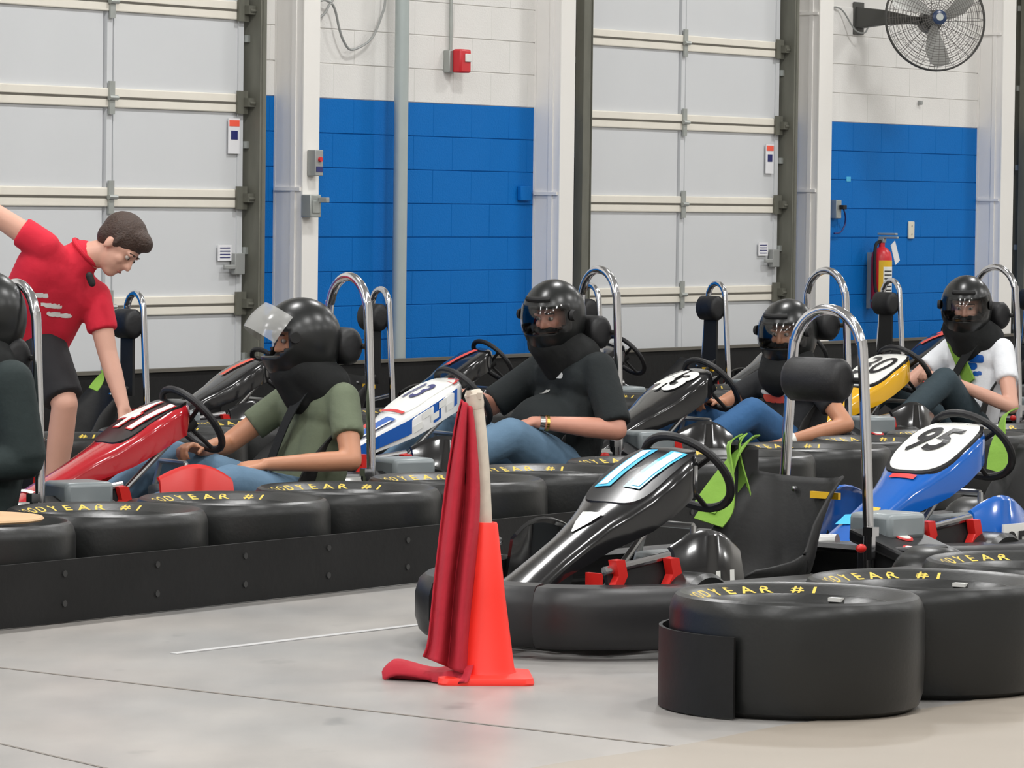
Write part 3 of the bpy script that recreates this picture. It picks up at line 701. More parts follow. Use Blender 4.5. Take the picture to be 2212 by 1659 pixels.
# surround bumper swept along a plan path
def sweep(path, prof, close=False):
    P = [Vector((x, y, 0)) for x, y in path]; rs = []
    for i, p in enumerate(P):
        d = (P[min(i + 1, len(P) - 1)] - P[max(i - 1, 0)]).normalized(); n = Vector((d.y, -d.x, 0))
        rs.append([p + n*o + Vector((0, 0, z)) for o, z in prof])
    return rs
bprof = [(-.10, .035), (-.015, .035), (.0, .05), (.012, .09), (.012, .165), (.0, .205), (-.02, .222), (-.10, .226), (-.11, .215), (-.035, .20), (-.03, .06), (-.09, .05)]
hpath = smooth_path([Vector((1.675, .215, 0)), Vector((1.645, .29, 0)), Vector((1.56, .385, 0)), Vector((1.43, .475, 0)), Vector((1.27, .54, 0)), Vector((1.0, .575, 0)), Vector((.7, .59, 0)), Vector((.4, .60, 0)), Vector((.1, .61, 0)), Vector((-.12, .60, 0))], 4)
K = {}
def karts_parts():
    side = [(p.x, p.y) for p in hpath]
    K['nose_bumper'] = MB().rings(sweep([(1.66, -.20), (1.70, -.12), (1.715, 0), (1.70, .12), (1.66, .20)], bprof)).mesh('nose_bumper', 'plastic_black')
    K['side_bumper'] = MB().rings(sweep(side, bprof)).mesh('side_bumper', 'plastic_black')
    K['side_bumper_r'] = MB().rings(sweep([(x, -y) for x, y in side][::-1], bprof)).mesh('side_bumper', 'plastic_black')
    rear = smooth_path([Vector((-.14, .60, 0)), Vector((-.27, .56, 0)), Vector((-.33, .42, 0)), Vector((-.35, .2, 0)), Vector((-.355, 0, 0)), Vector((-.35, -.2, 0)), Vector((-.33, -.42, 0)), Vector((-.27, -.56, 0)), Vector((-.14, -.60, 0))], 3)
    rp = [(-.16, .07), (-.02, .06), (.0, .08), (.01, .12), (.01, .18), (-.005, .215), (-.04, .232), (-.17, .240), (-.18, .225), (-.04, .20), (-.03, .09), (-.15, .085)]
    K['rear_bumper'] = MB().rings(sweep([(p.x, p.y) for p in rear], rp)).mesh('rear_bumper', 'plastic_black')
    stk = MB(); ring = MB()
    K['oval'] = MB().lathe([(0, .004), (.034, .004), (.036, 0), (0, 0)], 20).mesh('oval_sticker', 'decal_red')
    K['oval_c'] = MB().lathe([(0, .0055), (.026, .0055), (.026, .003), (0, .003)], 20).mesh('sticker_centre', 'decal_white')
    # chassis
    mb = MB(); r = .015
    for s in (-1, 1):
        mb.tube(smooth_path([(-.22, s*.34, .09), (.3, s*.34, .06), (.75, s*.30, .06), (1.15, s*.24, .07), (1.5, s*.16, .09)], 4), r, 8)
        mb.tube(smooth_path([(.95, s*.28, .07), (1.0, s*.55, .12), (.7, s*.555, .13), (.35, s*.555, .12), (.3, s*.36, .07)], 4), r*.8, 8)
        mb.tube([(1.12, s*.24, .07), (1.17, s*.36, .12)], r, 8)
    for x, hw in ((-.2, .34), (.3, .34), (.72, .31), (1.15, .24), (1.48, .17)): mb.tube([(x, -hw, .075), (x, hw, .075)], r, 8)
    mb.tube([(.02, -.5, .135), (.02, .5, .135)], .018, 10)
    K['chassis_frame'] = mb.mesh('chassis_frame', 'frame_paint')
    K['floor_pan'] = MB().box((.45, -.28, .045), (1.45, .28, .052)).mesh('floor_pan', 'alloy', smooth=False)
    tp = lambda R_, w_: [(.055, -w_*.42), (R_*.9, -w_/2), (R_, -w_*.36), (R_, w_*.36), (R_*.9, w_/2), (.055, w_*.42)]
    rot = Matrix.Rotation(PI/2, 4, 'X')
    K['wheel_f'] = MB().lathe(tp(.128, .12), 28, rot, closed=True).mesh('wheel', 'rubber'); K['rim_f'] = MB().lathe([(.0, -.05), (.05, -.05), (.06, -.04), (.06, .04), (.05, .05), (0, .05)], 20, rot).mesh('rim', 'alloy')
    K['wheel_r'] = MB().lathe(tp(.138, .18), 28, rot, closed=True).mesh('wheel', 'rubber'); K['rim_r'] = MB().lathe([(.0, -.06), (.05, -.06), (.06, -.05), (.06, .05), (.05, .06), (0, .06)], 20, rot).mesh('rim', 'alloy')
    # seat: bucket shell
    prof_ = smooth_path([Vector((.64, 0, .155)), Vector((.54, 0, .105)), Vector((.41, 0, .075)), Vector((.28, 0, .095)), Vector((.205, 0, .18)), Vector((.165, 0, .30)), Vector((.13, 0, .40)), Vector((.10, 0, .485))], 3)
    rs = []
    NP = len(prof_)
    for i, p in enumerate(prof_):
        s_ = i/(NP - 1); t = (prof_[min(i + 1, NP - 1)] - prof_[max(i - 1, 0)]).normalized(); n = Vector((t.z, 0, -t.x)); n = n if n.dot(Vector((1, 0, 1))) > 0 else -n
        hw = .17 + .035*math.sin(PI*min(1, s_*1.15)) + .02*s_
        lip = .05 + .14*math.sin(PI*min(1, max(0, s_*1.02)))**.8 * (1 - .45*max(0, s_ - .7)/.3)
        row = []
        for k in range(13):
            v = -1 + 2*k/12; row.append(p + Vector((0, v*hw, 0)) + n*(lip*abs(v)**3.2))
        rs.append(row)
    K['seat'] = MB().rings(rs, closed=False).mesh('seat', 'seat_black', angle=60)
    K['seat_label'] = MB().box((.132, .05, .42), (.145, .17, .442), Matrix.Rotation(0, 4, 'Y')).mesh('seat_label', 'decal_yellow')
    K['seat_bolt'] = MB().lathe([(0, .012), (.009, .010), (.010, 0), (0, 0)], 12, Matrix.Rotation(PI/2, 4, 'Y')).mesh('bolt', 'chrome')
    # steering
    wc = Vector((.715, 0, .525)); nrm = Vector((-.78, 0, .62)).normalized(); e2 = Vector((0, 1, 0)); e1 = nrm.cross(e2).normalized()
    pts = []
    for k in range(40):
        a = 2*PI*k/40; rr = .165; c_, s_ = math.cos(a), math.sin(a)
        if s_ > .0: pass
        pts.append(wc + e2*(rr*1.0*c_) + e1*(rr*.93*s_))
    K['steering_wheel'] = MB().tube(pts, .0145, 10, loop=True).mesh('steering_wheel', 'foam_black')
    mb = MB()
    for a in (90, 210, 330): mb.tube([wc - nrm*.03, wc + e2*(.16*math.cos(R(a))) + e1*(.15*math.sin(R(a)))], .009, 8)
    mb.frus(wc - nrm*.045, .03, wc - nrm*.005, .035)
    K['spoke_hub'] = mb.mesh('spoke', 'matte_black')
    K['steering_column'] = MB().tube([wc - nrm*.04, Vector((1.12, 0, .16))], .012, 10).tube([Vector((.80, -.1, .36)), Vector((.80, .1, .36))], .011, 8).tube([Vector((.80, .1, .36)), Vector((.85, .15, .07))], .011, 8).tube([Vector((.80, -.1, .36)), Vector((.85, -.15, .07))], .011, 8).mesh('steering_column', 'alloy')
    K['tie_rod'] = MB().tube([(1.12, .03, .15), (1.17, .38, .13)], .008, 8).tube([(1.12, -.03, .15), (1.17, -.38, .13)], .008, 8).mesh('tie_rod', 'chrome')
    # foot guards and side panels
    for s, nm_ in ((1, 'l'), (-1, 'r')):
        y = .36*s
        K['guard_bar_' + nm_] = MB().tube([(1.22, y, .305), (1.46, y*.85, .265)], .014, 10).mesh('guard_bar', 'chrome')
        K['guard_panel_' + nm_] = MB().add([(1.23, y, .30), (1.45, y*.86, .26), (1.44, y*.9, .12), (1.23, y*1.05, .12), (1.23, y - .012*s, .30), (1.45, y*.86 - .012*s, .26), (1.44, y*.9 - .012*s, .12), (1.23, y*1.05 - .012*s, .12)], [(0, 1, 2, 3), (7, 6, 5, 4), (0, 4, 5, 1), (1, 5, 6, 2), (2, 6, 7, 3), (3, 7, 4, 0)]).mesh('guard_panel', 'plastic_black', smooth=False)
        for i_, xx in enumerate((1.215, 1.40)):
            rs = []
            for dx, z in ((.0, .30), (-.015, .25), (.012, .21), (-.012, .16), (0, .12)):
                yy = y*(1.05 - .18*(xx - 1.2)/.2) + .014*s
                rs.append([(xx + dx, yy - .02*s, z), (xx + dx + .042, yy - .02*s, z), (xx + dx + .042, yy + .012*s, z), (xx + dx, yy + .012*s, z)])
            K['guard_bracket_%s%d' % (nm_, i_)] = MB().rings(rs).mesh('guard_bracket', 'red_plastic', smooth=False)
        # curved side panel between foot guard and seat
        rs = []
        for k in range(9):
            u = k/8; x = .86 + .32*u; top = .29 + .085*math.sin(PI*(.15 + .75*(1 - u))); yo = (.335 + .02*math.sin(PI*u))*s
            rs.append([(x, yo - .005*s, top), (x, yo + .012*s, top - .015), (x, yo + .035*s, .20), (x, yo + .055*s, .11), (x, yo + .045*s, .11), (x, yo + .022*s, .20), (x, yo + .0*s, top - .02), (x, yo - .016*s, top - .006)])
        K['side_panel_mb_' + nm_] = MB().rings(rs)
    K['fuel_tank'] = MB().box((.62, -.11, .065), (.86, .11, .27)).mesh('fuel_tank', 'tank_grey')
    K['tank_cap'] = MB().lathe([(0, .30), (.03, .30), (.032, .27), (0, .27)], 16, Matrix.Translation((.7, .05, 0))).mesh('tank_cap', 'red_plastic')
    K['pedal'] = MB().box((1.30, -.03, .10), (1.315, .03, .24)).tube([(1.31, 0, .06), (1.31, 0, .2)], .008, 8).mesh('pedal', 'red_plastic')
    # engine and rear bodywork
    K['engine'] = MB().box((-.24, .12, .10), (-.02, .34, .26)).mesh('engine', 'plastic_black')
    K['engine_tank'] = MB().box((-.30, .02, .27), (-.10, .20, .36)).mesh('engine_tank', 'tank_grey')
    K['engine_cover'] = MB().add([(-.33, .10, .305), (.0, .10, .315), (.0, .46, .205), (-.33, .46, .195), (-.33, .10, .26), (.0, .10, .27), (.0, .46, .17), (-.33, .46, .16)], [(0, 1, 2, 3), (7, 6, 5, 4), (0, 4, 5, 1), (1, 5, 6, 2), (2, 6, 7, 3), (3, 7, 4, 0)]).mesh('engine_cover', 'plastic_black', smooth=False)
    K['exhaust'] = MB().tube(smooth_path([(-.02, -.2, .2), (-.1, -.36, .22), (-.24, -.38, .22), (-.32, -.2, .23)], 5), .03, 12).mesh('exhaust', 'alloy')
    K['tail_light'] = MB().ell((.12, .25, .262), (.024, .013, .015)).mesh('tail_light', 'red_plastic')
    K['belt_anchor'] = MB().box((.05, .235, .22), (.07, .255, .33)).box((.045, .225, .30), (.08, .265, .33)).mesh('belt_anchor', 'chrome', smooth=False)
karts_parts()
HOOP = {}
def hoop(H, wb_, wt_):
    k = (H, wb_, wt_)
    if k not in HOOP:
        tr = wt_; pts = [(0, -wb_, .10), (0, -wb_*.98, .30), (.0, -(wb_ + wt_)/2, (H - tr)*.7), (0, -wt_*1.02, H - tr)]
        pts += [(0, -wt_*math.cos(R(a)), H - tr + tr*math.sin(R(a)) - .014) for a in range(15, 180, 15)]
        pts += [(0, wt_*1.02, H - tr), (0, (wb_ + wt_)/2, (H - tr)*.7), (0, wb_*.98, .30), (0, wb_, .10)]
        HOOP[k] = MB().tube(smooth_path(pts, 2), .0185, 14).mesh('roll_bar', 'chrome')
    return HOOP[k]
def pad_mesh(hw, hh, th, x0, z):
    key = ('pad', hw, hh, th, x0, z)
    if key not in HOOP:
        rs = []
        for y, s_ in ((-hw, .55), (-hw*.96, .8), (-hw*.8, 1), (-hw*.3, 1), (hw*.3, 1), (hw*.8, 1), (hw*.96, .8), (hw, .55)):
            rs.append([Vector((x0 + th*.5*s_*math.cos(a)*1.0, y, z + hh*s_*math.sin(a))) for a in [2*PI*k/18 for k in range(18)]])
        HOOP[key] = MB().rings(rs).mesh('headrest', 'foam_black', angle=60)
    return HOOP[key]
def ribbon(pts, wd, th, wdir):
    P = smooth_path(pts, 5); rs = []
    for i, p in enumerate(P):
        wv = Vector(wdir(i/(len(P) - 1)) if callable(wdir) else wdir).normalized(); t = (P[min(i + 1, len(P) - 1)] - P[max(i - 1, 0)]).normalized(); n = t.cross(wv).normalized()
        rs.append([p - wv*wd/2 - n*th/2, p + wv*wd/2 - n*th/2, p + wv*wd/2 + n*th/2, p - wv*wd/2 + n*th/2])
    return MB().rings(rs)
KARTS = {}
def kart(key, label, pos, theta, fair='gloss_black', plate=None, num=None, numcol='decal_white', outline=None, H=1.09, wb_=.19, wt_=.145, pad=(.125, .075, .12, .055, .81), side=None, side_num=None, side_off=0, shear=.3, nsize=.15, osz=.03, nx=.9, group='rental karts', extra=None, boff=.02):
    k = thing('go_kart', label, 'go-kart', (pos[0], pos[1], 0), PI + theta, group); KARTS[key] = k
    def pt(name, part=None, parent=None, bevel=0): return place(name, K[part or name], parent or k, bevel)
    pt('nose_bumper'); pt('side_bumper'); pt('side_bumper', 'side_bumper_r'); rb = pt('rear_bumper')
    pt('chassis_frame'); pt('floor_pan'); se = pt('seat'); m_ = se.modifiers.new('s', 'SOLIDIFY'); m_.thickness = .008
    pt('seat_label', None, se)
    for y in (-.17, -.03): pt('seat_bolt', None, se).location = (.125, y, .445)
    for x, y, pre in ((1.17, .43, 'f'), (1.17, -.43, 'f'), (.02, .47, 'r'), (.02, -.47, 'r')):
        w_ = pt('wheel', 'wheel_' + pre); w_.location = (x, y, .128 if pre == 'f' else .138); pt('rim', 'rim_' + pre, w_)
    st_ = pt('steering_wheel'); pt('spoke', 'spoke_hub', st_); pt('steering_column'); pt('tie_rod')
    for s in 'lr':
        gp = pt('guard_panel', 'guard_panel_' + s); pt('guard_bar', 'guard_bar_' + s)
        for i in (0, 1): pt('guard_bracket', 'guard_bracket_%s%d' % (s, i))
        sm = side or 'gloss_black'; kk = 'side_panel_%s_%s' % (s, sm)
        if kk not in K: K[kk] = K['side_panel_mb_' + s].mesh('side_panel', sm, angle=40)
        sp = pt('side_panel', kk); sp.location.x = side_off
        if side_num and s == 'l':
            mb = MB(); txt, pc, nc = side_num
            pf = lambda x, y: Vector((1.0 - x, .395 + .012 - .05*(y + .0), .20 + y))
            if pc: MB().box((.93, .392, .12), (1.075, .40, .275)).obj('side_plate', pc, sp)
            text_flat(mb, txt, .10, pf, offset=.03); mb.obj('side_number', nc, sp, smooth=False, fix=False)
    tk = pt('fuel_tank', bevel=.02); pt('tank_cap', None, tk)
    for y in (.13, -.13): pt('pedal').location = (0, y, 0)
    en = pt('engine', bevel=.008); pt('engine_tank', bevel=.018); ec = pt('engine_cover', bevel=.01); pt('exhaust'); pt('tail_light'); pt('belt_anchor')
    for x, y in ((-.17, .20), (-.08, .31), (-.20, .37)):
        o = pt('oval_sticker', 'oval', ec); o.location = (x, y, .305 + (x + .33)*.03 - (y - .10)*.3056 + .002); o.rotation_euler = (R(-17), R(-1.7), 0); o2 = place('sticker_centre', K['oval_c'], ec); o2.location = o.location; o2.rotation_euler = o.rotation_euler
    hb = place('roll_bar', hoop(H, wb_, wt_), k)
    hr = place('headrest', pad_mesh(*pad), k)
    MB().tube([(0, -wt_*1.1, pad[4]), (0, wt_*1.1, pad[4])], .012, 8).obj('cross_tube', 'frame_paint', hb)
    f = place('front_fairing', fairing(fair), k)
    if plate:
        for i, (dc, ra, rbb, pw, mm) in enumerate(plate):
            plate_mb(dc, ra, rbb, pw, .0035 + .002*i).obj('number_panel', mm, f, smooth=True, angle=50)
    if num:
        h0 = .0035 + .002*len(plate or []) + .002
        fnc = lambda h: (lambda x, y: surf(.945 - y, x, h))
        if outline: mb = MB(); text_flat(mb, num, nsize + osz*.6, fnc(h0), shear, boff + osz*2.2, nx); mb.obj('number_outline', outline, f, smooth=False, fix=False)
        mb = MB(); text_flat(mb, num, nsize, fnc(h0 + .002), shear, boff, nx); mb.obj('number', numcol, f, smooth=False, fix=False)
    if extra: extra(k, f)
    return k
def strap_green(k, pts, wd=.05):
    ribbon([Vector(p) for p in pts], wd, .005, lambda u: (.3 + .5*math.sin(5*u), .8, .3*math.cos(4*u))).obj('seat_belt', 'green_webbing', k, angle=60)
def poly_on(f, name, pts, m_, h=.004):
    # filled decal following the fairing: strip between two edges given as (d, y0, y1)
    rs = [[surf(d, y0 + (y1 - y0)*i/3, h) for i in range(4)] for d, y0, y1 in pts]
    MB().rings(rs, closed=False).obj(name, m_, f, smooth=False)
def side_decal(f, name, pts, m_, s=1, lift=.004):
    # decal on the fairing's side wall: (d, z_from_top_a, z_from_top_b)
    rs = []
    for d, a, b_ in pts:
        hw = 0
        for q, r_ in zip(FS, FS[1:]):
            if q[0] <= d <= r_[0]: hw = q[2] + (r_[2] - q[2])*(d - q[0])/(r_[0] - q[0])
        rs.append([Vector((d, s*(hw + lift), fz(d) - a)), Vector((d, s*(hw + lift), fz(d) - b_))])
    MB().rings(rs, closed=False).obj(name, m_, f, smooth=False)

# ---- near lane
def ex11(k, f):
    strap_green(k, [(.12, -.30, .60), (.20, -.26, .58), (.24, -.22, .50), (.30, -.20, .40), (.36, -.21, .33)], .11)
    strap_green(k, [(.08, -.25, .60), (.14, -.22, .60), (.22, -.22, .54), (.28, -.23, .45), (.35, -.24, .37)], .09)
    strap_green(k, [(.10, -.28, .61), (.17, -.24, .57), (.19, -.20, .46), (.20, -.18, .36)], .06)
    MB().box((.08, -.30, .40), (.17, -.22, .58)).obj('belt_reel', 'matte_black', k, bevel=.015)
    poly_on(f, 'nose_badge', [(1.17, -.045, .045), (1.22, -.03, .03), (1.27, -.004, .004)], 'alloy')
kart('11', 'empty black kart number 11 nearest, beside the orange cone', (1.06, 14.0), R(47), 'gloss_black', [(.945, .168, .135, .55, 'decal_black')], '11', 'decal_white', 'decal_cyan', H=1.06, shear=.12, nsize=.185, nx=1.05, side_num=('11', None, 'decal_white'), extra=ex11)
def ex95(k, f):
    strap_green(k, [(.10, -.26, .62), (.18, -.24, .60), (.26, -.2, .50), (.30, -.18, .40)], .09)
    poly_on(f, 'red_badge', [(1.13, -.05, .06), (1.155, -.05, .06)], 'decal_red')
    side_decal(f, 'yellow_roundel', [(1.36, .02, .035), (1.375, .012, .045), (1.39, .012, .045), (1.405, .02, .035)], 'decal_yellow'); poly_on(f, 'yellow_badge', [(1.33, .0, .05), (1.37, .0, .055)], 'decal_yellow'); poly_on(f, 'cyan_badge', [(1.38, -.07, -.01), (1.44, -.07, .0)], 'decal_cyan')
kart('95', 'empty blue kart with white oval number 95 behind kart 11', (2.165, 15.75), R(48), 'gloss_blue', [(.945, .178, .148, .72, 'decal_black'), (.945, .166, .137, .75, 'decal_white')], '95', 'decal_black', None, H=1.06, shear=.35, nsize=.14, nx=.95, side='gloss_blue', side_num=('95', 'decal_white', 'decal_black'), extra=ex95)
# ---- middle lane
kart('left', 'kart with chrome roll bar in front of the worker in red, driver in dark jacket', (-1.80, 15.1), R(36), 'gloss_black', H=1.09)
def ex41(k, f): poly_on(f, 'white_stripe', [(1.44, -.06, .07), (1.455, -.06, .07)], 'decal_white')
kart('41', 'glossy red kart number 41 driven by the man in a green shirt', (-.66, 16.73), R(34), 'gloss_red', [(.945, .168, .128, .55, 'decal_black')], '41', 'decal_white', 'decal_red', H=1.10, shear=.2, nsize=.175, nx=1.08, osz=.013, side_off=-.13, side='red_plastic', extra=ex41)
def ex13(k, f):
    poly_on(f, 'red_line', [(1.075, -.10, .10), (1.09, -.10, .10)], 'decal_red', .007); poly_on(f, 'red_tail', [(.775, -.02, .06), (.80, .01, .10), (.84, .06, .125)], 'decal_red')
    poly_on(f, 'blue_stripe', [(1.12, .02, .10), (1.25, -.01, .07), (1.4, -.03, .04), (1.55, -.05, .01)], 'decal_blue'); poly_on(f, 'red_badge', [(1.17, -.06, -.01), (1.21, -.06, -.0)], 'decal_red')
    side_decal(f, 'blue_side', [(.83, .03, .10), (.95, .035, .12), (1.08, .035, .10), (1.2, .03, .085), (1.4, .015, .06), (1.55, .01, .03)], 'decal_blue')
    side_decal(f, 'red_side', [(1.25, .075, .09), (1.4, .05, .07), (1.55, .03, .045)], 'decal_red', lift=.006)
    for i in range(5):
        d = .86 + .04*i; side_decal(f, 'check', [(d, .04 if i % 2 else .075, .07 if i % 2 else .105), (d + .04, .04 if i % 2 else .075, .07 if i % 2 else .105)], 'decal_white', lift=.006)
    poly_on(f, 'white_flash', [(1.14, .085, .098), (1.3, .05, .062), (1.42, .02, .03)], 'decal_white', .007)
kart('13', 'white, blue and red kart number 13 driven by the man in black', (.39, 18.93), R(32), 'gloss_white', [(.945, .150, .125, .6, 'decal_white')], '13', 'decal_navy', None, H=1.106, shear=.35, nsize=.105, nx=1.05, extra=ex13)
kart('43', 'black kart with white number 43 and a driver in blue jeans', (1.54, 20.5), R(36), 'gloss_black', None, '43', 'decal_white', None, H=1.09, shear=.3, nsize=.165, nx=1.0, boff=.04)
kart('30', 'yellow kart with round white number panel and white shirted driver', (2.63, 22.74), R(42), 'gloss_yellow', [(.945, .178, .148, .72, 'decal_black'), (.945, .168, .138, .75, 'decal_white')], '30', 'decal_black', None, H=1.085, shear=.3, nsize=.15, nx=1.0, boff=0)
# ---- back lane along the wall: narrow head restraints
def backpos(px, py, z): return at_z(px, py, z)
def exback(num):
    def fx(k, f):
        MB().box((.035, -.07, .44), (.05, .07, .84)).obj('back_pad', 'matte_black', k)
        if num == 'A': strap_green(k, [(.08, -.2, .55), (.14, -.1, .57), (.2, .02, .55), (.3, .1, .48)], .07)
    return fx
BK = [('A', 292, None), ('B', 822, '1'), ('C', 1275, '1'), ('D', 1548, None), ('E', 1925, '7'), ('F', 2238, '7')]
bl = {'A': 'dark parked kart in the back lane with its headrest right of the worker', 'B': 'dark parked kart in the back lane behind the green shirted driver', 'C': 'dark parked kart with an orange 1 in front of the blue wall',
      'D': 'dark parked kart in the back lane in front of the middle garage door', 'E': 'dark parked kart below the fire extinguisher', 'F': 'dark parked kart with an orange 7 behind the white shirted driver'}
for key, px, num in BK:
    d = ray(px, 640); off = 1.45; q = at_wall(px, 640, off); wp = wpt(q.x, off)
    kart('back' + key, bl[key], (wp.x, wp.y), R(33), 'gloss_black', None, num, 'decal_orange', None, H=1.0, wb_=.15, wt_=.09, pad=(.10, .08, .12, .05, .825), shear=.4, nsize=.17, nx=1.0, group='parked karts in the back lane', extra=exback(key), boff=.05)
    KARTS['back' + key].scale = (.93,)*3

# ------------------------------------------------------------------ people
def remesh(mb, name, m_, parent, vox=.009, smooth=5, fac=.5):
    me0 = bpy.data.meshes.new('tmp'); me0.from_pydata([tuple(p) for p in mb.v], [], mb.f)
    bm = bmesh.new(); bm.from_mesh(me0); bmesh.ops.recalc_face_normals(bm, faces=bm.faces); bm.to_mesh(me0); bm.free()
    o = bpy.data.objects.new('tmp', me0); C.objects.link(o)
    r_ = o.modifiers.new('r', 'REMESH'); r_.mode = 'VOXEL'; r_.voxel_size = vox
    s_ = o.modifiers.new('s', 'SMOOTH'); s_.iterations = smooth; s_.factor = fac
    me = bpy.data.meshes.new_from_object(o.evaluated_get(bpy.context.evaluated_depsgraph_get()))
    bpy.data.objects.remove(o); me.name = name; me.materials.clear(); me.materials.append(M(m_))
    me.polygons.foreach_set('use_smooth', [True]*len(me.polygons))
    ob = bpy.data.objects.new(name, me); C.objects.link(ob); ob.parent = parent; return ob
def hand(mb, wr, d, palm, thumb, curl=35, s=1.0, spread=.0):
    d = Vector(d).normalized(); palm = Vector(palm); palm = (palm - d*palm.dot(d)).normalized(); lat = d.cross(palm).normalized()
    if lat.dot(Vector(thumb)) < 0: lat = -lat       # lat points to the thumb side
    wr = Vector(wr)
    for k, (o, L, l0) in enumerate(((.030, .088, .040), (.010, .093, .045), (-.011, .088, .042), (-.030, .080, .033))):
        b_ = wr + d*(L*s) + lat*(o*s)
        mb.cap(wr + lat*(o*.55*s) + d*.004, .0165*s, b_, .0125*s)
        a = R(curl*.6); p = b_; r_ = .0098
        for j, q in enumerate((1.0, .68, .52)):
            dv = d*math.cos(a) + palm*math.sin(a) + lat*(spread*o*6)
            e = p + dv.normalized()*(l0*q*s); mb.cap(p, r_*s, e, (r_ - .0009)*s); p = e; r_ -= .0007; a += R(curl)
    p = wr + d*(.022*s) + lat*(.022*s); dv = (d*.62 + lat*.72 + palm*.25).normalized(); e = p + dv*(.042*s)
    mb.cap(p, .0155*s, e, .0115*s); dv2 = (d*.85 + lat*.25 + palm*.45).normalized(); e2 = e + dv2*(.03*s); mb.cap(e, .0112*s, e2, .0102*s); mb.cap(e2, .0102*s, e2 + (dv2 + palm*.35).normalized()*(.024*s), .0088*s)
def head_axes(f, u):
    f = Vector(f).normalized(); u = Vector(u); u = (u - f*u.dot(f)).normalized(); l = u.cross(f); return f, u, l
def head_prims(mb, c, f, u, l, s=1.0):
    B = Matrix((f, l, u)).transposed()
    P = lambda a, b_, c_: c + f*(a*s) + l*(b_*s) + u*(c_*s)
    mb.ell(P(-.008, 0, .03), (.098*s, .077*s, .088*s), B); mb.ell(P(.022, 0, -.035), (.070*s, .062*s, .075*s), B); mb.ell(P(.050, 0, -.085), (.034*s, .036*s, .028*s), B)
    mb.cap(P(.086, 0, .012), .010*s, P(.104, 0, -.026), .0135*s); mb.ell(P(.094, .012, -.028), (.011*s, .009*s, .008*s), B); mb.ell(P(.094, -.012, -.028), (.011*s, .009*s, .008*s), B)
    mb.cap(P(.080, .045, .026), .009*s, P(.086, -.045, .026), .009*s)                  # brow
    mb.ell(P(.080, 0, -.056), (.012*s, .025*s, .010*s), B); mb.ell(P(.076, 0, -.068), (.012*s, .021*s, .008*s), B)
    for sg in (-1, 1):
        mb.ell(P(-.008, sg*.079, -.005), (.020*s, .008*s, .031*s), B); mb.ell(P(.058, sg*.04, -.02), (.024*s, .020*s, .02*s), B)
    return P, B
def eyes(P, B, root, s=1.0):
    for sg in (-1, 1):
        MB().ell(P(.079, sg*.031, .008), (.011*s, .0125*s, .010*s), B).obj('eye', 'eye_white', root)
        MB().ell(P(.0868, sg*.031, .008), (.0042*s, .0065*s, .0068*s), B).obj('iris', 'eye_dark', root)
        MB().cap(P(.091, sg*.016, .032), .0042*s, P(.083, sg*.052, .031), .003*s).obj('eyebrow', 'hair_brown', root)
    MB().ell(P(.0895, 0, -.061), (.0042*s, .021*s, .0055*s), B).obj('mouth', 'lip', root)
def helmet(root, c, f, u, l, s=1.0, visor='down', face=True):
    B = Matrix((f, l, u)).transposed()
    def sp(az, el, k=1.0):
        ca, sa, ce, se_ = math.cos(az), math.sin(az), math.cos(el), math.sin(el)
        fx = .150 + (.022 if ca > 0 else 0)*max(0, ca)*max(0, -se_ + .25)
        rx = fx if ca > 0 else .150
        up_ = .150 if se_ > 0 else .165
        ex = .82; ce2 = max(ce, 0)**ex if se_ < 0 else ce
        return Vector((rx*ce2*ca, .128*ce2*sa, up_*se_))*k
    NA, NE = 48, 30; E0, E1 = R(-52), R(90); idx = {}; vs = []; fs = []
    for j in range(NE + 1):
        el = E0 + (E1 - E0)*j/NE
        for i in range(NA): idx[i, j] = len(vs); vs.append(c + B @ (sp(2*PI*i/NA, el)*s))
    def inside(az, el):
        az = (az + PI) % (2*PI) - PI
        return abs(az) < R(58) and R(-17) < el < R(20) and (az/R(58))**6 + ((el - R(1.5))/R(18.5))**4 < 1.05
    for j in range(NE):
        for i in range(NA):
            az = 2*PI*(i + .5)/NA; el = E0 + (E1 - E0)*(j + .5)/NE
            if not inside(az, el): fs.append((idx[i, j], idx[(i + 1) % NA, j], idx[(i + 1) % NA, j + 1], idx[i, j + 1]))
    hm = MB().add(vs, fs); me = hm.mesh('helmet', 'helmet_black', angle=80)
    o = place('helmet', me, root); sd_ = o.modifiers.new('s', 'SOLIDIFY'); sd_.thickness = .016; sd_.offset = -1
    # visor
    rs = []
    for j in range(9):
        el = R(-19 + 42*j/8); row = []
        for i in range(21):
            az = R(-68 + 136*i/20); p = sp(az, el, 1.035)
            if visor == 'up':
                p = Matrix.Rotation(R(-40), 3, 'Y') @ p; p = p + Vector((.05, 0, .005))
            row.append(c + B @ (p*s))
        rs.append(row)
    v = MB().rings(rs, closed=False).obj('visor', 'visor_frosted' if visor == 'up' else 'visor_clear', o, angle=80)
    for sg in (-1, 1):
        q = c + B @ (Vector((.055, sg*.126, .012))*s); MB().frus(q - l*(sg*.004), .024*s, q + l*(sg*.012), .020*s).obj('pivot', 'matte_black', o)
    # lower rim
    MB().tube([c + B @ (sp(2*PI*i/40, E0, .985)*s) for i in range(40)], .008*s, 8, loop=True).obj('rim', 'matte_black', o)
    mb = MB(); mb.tube([c + B @ (sp(R(az), R(34), 1.015)*s) for az in range(-30, 31, 6)], .012*s, 8); mb.obj('top_vent', 'matte_black', o)
    return o
